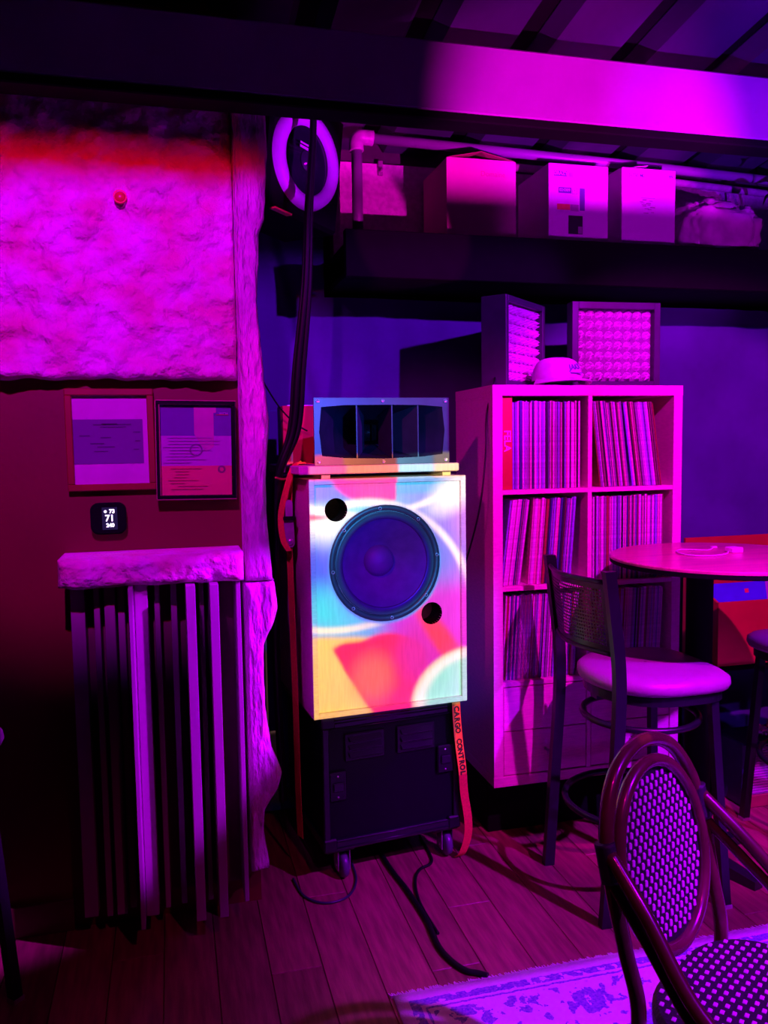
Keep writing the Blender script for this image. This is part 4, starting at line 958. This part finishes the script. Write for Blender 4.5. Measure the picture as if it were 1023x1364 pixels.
# ---------------------------------------------------------------- rug
def rug_mat():
    m=bpy.data.materials.new('rug_pile'); m.use_nodes=True; nt=m.node_tree; L=nt.links; p=nt.nodes['Principled BSDF']; p.inputs['Roughness'].default_value=.95; p.inputs['Specular IOR Level'].default_value=.05
    tc=nt.nodes.new('ShaderNodeTexCoord'); sx=nt.nodes.new('ShaderNodeSeparateXYZ'); L.new(tc.outputs['Object'],sx.inputs[0])
    def M(op,a,b=None):
        n=nt.nodes.new('ShaderNodeMath'); n.operation=op
        for i,v in enumerate((a,b)):
            if v is None: continue
            if isinstance(v,(int,float)): n.inputs[i].default_value=v
            else: L.new(v,n.inputs[i])
        return n.outputs[0]
    nz=nt.nodes.new('ShaderNodeTexNoise'); nz.inputs['Scale'].default_value=60; nz.inputs['Detail'].default_value=4; L.new(tc.outputs['Object'],nz.inputs[0])
    wob=M('MULTIPLY',M('SUBTRACT',nz.outputs['Fac'],.5),.012)
    dx=M('ADD',sx.outputs[0],wob); dy=M('SUBTRACT',wob,sx.outputs[1])     # distance from left and far edge
    e=M('MINIMUM',dx,dy)
    def band(c,h): return M('LESS_THAN',M('ABSOLUTE',M('SUBTRACT',e,c)),h)
    b1=band(.045,.013); b2=band(.071,.0035); 
    n3=nt.nodes.new('ShaderNodeTexNoise'); n3.inputs['Scale'].default_value=38; n3.inputs['Detail'].default_value=2; L.new(tc.outputs['Object'],n3.inputs[0])
    b1=M('MULTIPLY',b1,M('GREATER_THAN',n3.outputs['Fac'],.42))
    # flower motifs: voronoi cells
    vo=nt.nodes.new('ShaderNodeTexVoronoi'); vo.inputs['Scale'].default_value=6.2; vo.inputs['Randomness'].default_value=.55; L.new(tc.outputs['Object'],vo.inputs[0])
    n2=nt.nodes.new('ShaderNodeTexNoise'); n2.inputs['Scale'].default_value=26; n2.inputs['Detail'].default_value=3; L.new(tc.outputs['Object'],n2.inputs[0])
    dv=M('ADD',vo.outputs['Distance'],M('MULTIPLY',M('SUBTRACT',n2.outputs['Fac'],.5),.55))
    fl_=M('MULTIPLY',M('LESS_THAN',dv,.27),M('GREATER_THAN',dv,.10))
    lf=M('GREATER_THAN',n2.outputs['Fac'],.575)
    inner=M('GREATER_THAN',e,.085)
    b3=band(.275,.010)
    pat=M('MAXIMUM',M('MAXIMUM',b1,M('MAXIMUM',b2,b3)),M('MULTIPLY',inner,M('MAXIMUM',fl_,lf)))
    sp=nt.nodes.new('ShaderNodeTexNoise'); sp.inputs['Scale'].default_value=140; L.new(tc.outputs['Object'],sp.inputs[0])
    pat=M('MULTIPLY',pat,M('ADD',.35,M('MULTIPLY',sp.outputs['Fac'],.9)))
    mx=nt.nodes.new('ShaderNodeMix'); mx.data_type='RGBA'; mx.clamp_factor=True; L.new(pat,mx.inputs['Factor']); mx.inputs[6].default_value=(.72,.62,.72,1); mx.inputs[7].default_value=(.10,.09,.42,1)
    L.new(mx.outputs[2],p.inputs['Base Color'])
    b=nt.nodes.new('ShaderNodeBump'); b.inputs['Strength'].default_value=.5; b.inputs['Distance'].default_value=.004; L.new(sp.outputs['Fac'],b.inputs['Height']); L.new(b.outputs[0],p.inputs['Normal'])
    return m
rg=thing('rug','pale fringed rug with a blue floral pattern under the woven chair','rug',(.535,2.055,0))
m=MB(); nx,ny=60,50; vs=[];fs=[]
for j in range(ny+1):
    for i in range(nx+1):
        x=2.4*i/nx; y=-1.9*j/ny; vs.append((x+.004*noise.noise(Vector((y*6,0,0)))*(i==0),y+.004*noise.noise(Vector((x*6,3,0)))*(j==0),.009+.0015*noise.noise(Vector((x*5,y*5,1)))))
for j in range(ny):
    for i in range(nx): fs.append((j*(nx+1)+i,(j+1)*(nx+1)+i,(j+1)*(nx+1)+i+1,j*(nx+1)+i+1))
o=len(vs); rim=[j*(nx+1) for j in range(ny+1)]+[i for i in range(1,nx+1)]
for r in list(range(ny,-1,-1)): pass
lf=[j*(nx+1) for j in range(ny,-1,-1)]+list(range(1,nx+1))
for r in lf: vs.append((vs[r][0],vs[r][1],.0005))
for k in range(len(lf)-1): fs.append((lf[k],lf[k+1],o+k+1,o+k))
m.add(vs,fs,0,True); m.build('pile',rug_mat(),rg)
m=MB(); rng=random.Random(2)
for k in range(560):
    x=-.008+k*.0043+rng.uniform(-.001,.001); l=rng.uniform(.014,.024); dx=rng.uniform(-.005,.005)
    m.add([(x,0,.009),(x+.0038,0,.009),(x+.003+dx,l,.002),(x+.0008+dx,l,.002),(x,0,.003),(x+.0038,0,.003)],[(0,1,2,3),(4,3,2,5),(0,3,4),(1,5,2)])
m.build('fringe',mat('fringe_cotton',(.8,.68,.78),.95,var=.2,spec=.05),rg,kind='stuff')

# ---------------------------------------------------------------- woven bistro chair
ch=thing('bistro_chair','brown rattan bistro chair with white-flecked woven back and seat, in the foreground','chair',(.944,1.357,0.0105),0)
yaw=math.atan2(.213,.377)          # direction of the back from near to far end
U=Vector((math.cos(yaw),math.sin(yaw),0)); Fd=Vector((math.sin(yaw),-math.cos(yaw),0)); Zv=Vector((0,0,1))
def cl(u,f,z): return U*u+Fd*f+Zv*z           # local: u along back, f forward, z up
ch_o=Vector((0,0,0))
def backf(z): return -.10*max(0,(z-.45))/.45      # backrest leans back
def hoop(hw,ztop,zsh,zbot,n=18,leg=True):
    P=[]
    if leg: P+=[(-hw+.03,-.06,0.0),(-hw+.035,-.02,.22),(-hw+.02,0,.45)]
    else: P+=[]
    return P
# outer hoop with back legs
P=[(-.165,-.075,0),(-.170,-.030,.22),(-.172,.0,.43),(-.180,backf(.56),.56),(-.184,backf(.68),.68),(-.168,backf(.775),.775),(-.105,backf(.855),.855),(0,backf(.885),.885),(.105,backf(.855),.855),(.168,backf(.775),.775),(.184,backf(.68),.68),(.180,backf(.56),.56),(.172,0,.43),(.170,-.030,.22),(.165,-.075,0)]
MB().tube(catmull([cl(*p) for p in P],8),.0145,12).build('hoop_frame',M_rattan,ch)
def oval(hw,hh,zc,n=48,off=0): return [cl(hw*math.cos(2*PI*k/n),backf(zc+hh*math.sin(2*PI*k/n))+off,zc+hh*math.sin(2*PI*k/n)) for k in range(n)]
ZC=.672
MB().tube(oval(.158,.174,ZC,48,.006),.0135,10,closed=True).build('inner_hoop',M_rattan,ch)
# woven back
m=MB(); n_=48; O=oval(.149,.165,ZC,n_); Oc=cl(0,backf(ZC),ZC)
for off,fl_ in ((.003,0),(-.003,1)):
    vs=[p+Fd*off for p in O]+[Oc+Fd*off]; fs=[(k,(k+1)%n_,n_) if not fl_ else ((k+1)%n_,k,n_) for k in range(n_)]; m.add(vs,fs)
m.build('back_weave',M_lattice,ch)
bd=MB().box((-.0046,-.0025,-.0068),(.0046,.0025,.0068),bev=.002); me=bpy.data.meshes.new('weave_strand'); me.from_pydata(bd.v,[],bd.f); me.materials.append(M_strand)
nb=0
ang=math.atan2(Fd.x*0+U.y,U.x)
for j in range(-12,13):
    for i in range(-9,10):
        u=(i+.5*(j%2))*.0200; z=j*.0158
        if (u/.141)**2+(z/.157)**2<1:
            for sd_ in (1,):
                p=cl(u,backf(ZC+z)+.0045*sd_,ZC+z); o=bpy.data.objects.new('weave_strand',me); COL.objects.link(o); o.parent=ch; o.location=p; o.rotation_euler=(math.radians(-12),math.radians(18),ang); nb+=1
# bindings and side braces
for sg in (-1,1):
    zb=.70
    P=catmull([cl(sg*.184,backf(z),z) for z in (.680,.715,.750)],4)
    MB().tube(P,.019,12).build('binding',M_bind,ch)
    for k,(dz,do) in enumerate(((0,0),(-.045,.0))):
        Q=[cl(sg*.186,backf(.72)+.006,.73+dz),cl(sg*.205,.03,.655+dz),cl(sg*.232,.14,.545+dz*.8),cl(sg*.222,.27,.46+dz*.35)]
        if k==0: Q.append(cl(sg*.195,.335,.425))
        else: Q=Q[:3]+[cl(sg*.222,.22,.455)]
        MB().tube(catmull(Q,8),.0135 if k==0 else .011,12).build('side_brace',M_rattan,ch)
    # front legs
    MB().tube(catmull([cl(sg*.185,.36,0),cl(sg*.180,.345,.22),cl(sg*.175,.335,.43)],6),.0145,12).build('front_leg',M_rattan,ch)
    MB().tube([cl(sg*.172,-.03,.20),cl(sg*.182,.345,.20)],.009,10).build('side_stretcher',M_rattan,ch)
    MB().tube([cl(sg*.176,-.02,.26),cl(sg*.178,.02,.40),cl(sg*.178,.10,.435)],.008,8).build('bracket_cane',M_rattan,ch)
# seat
def seat_out(s_,n=44):
    out=[]
    for k in range(n):
        a=2*PI*k/n; c,q=math.cos(a),math.sin(a); e=.75
        out.append((.205*s_*(abs(c)**e)*(1 if c>0 else -1),.165+.185*s_*(abs(q)**e)*(1 if q>0 else -1)))
    return out
SZ=.455
m=MB(); vs=[];fs=[]; lv=[(.94,SZ-.040),(1.0,SZ-.030),(1.0,SZ-.010),(.96,SZ),(.5,SZ+.001),(.02,SZ+.001)]
for s_,z in lv:
    for u,f_ in seat_out(s_): vs.append(cl(u,f_,z))
for i in range(len(lv)-1):
    for k in range(44): fs.append((i*44+k,i*44+(k+1)%44,(i+1)*44+(k+1)%44,(i+1)*44+k))
fs.append(tuple(range(44))[::-1]); m.add(vs,fs); m.build('seat_weave',M_lattice,ch)
ns=0
bd2=MB().box((-.0060,-.0040,-.0012),(.0060,.0040,.0018),bev=.0012); me2=bpy.data.meshes.new('weave_strand'); me2.from_pydata(bd2.v,[],bd2.f); me2.materials.append(M_strand)
rest=MB()
for j in range(-10,11):
    for i in range(-9,10):
        u=(i+.5*(j%2))*.0225; f_=.165+j*.0175
        if abs(u/.198)**2.6+abs((f_-.165)/.178)**2.6<1:
            if nb+ns>=298 or f_<.02:
                rest.add(bd2.v,bd2.f,0,False,Matrix.Translation(cl(u,f_,SZ+.001))@Matrix.Rotation(yaw+.2,4,'Z')); continue
            o=bpy.data.objects.new('weave_strand',me2); COL.objects.link(o); o.parent=ch; o.location=cl(u,f_,SZ+.001); o.rotation_euler=(0,0,yaw+.2); ns+=1
rest.build('far_strands',M_strand,ch,kind='stuff')
print('beads',nb,ns)
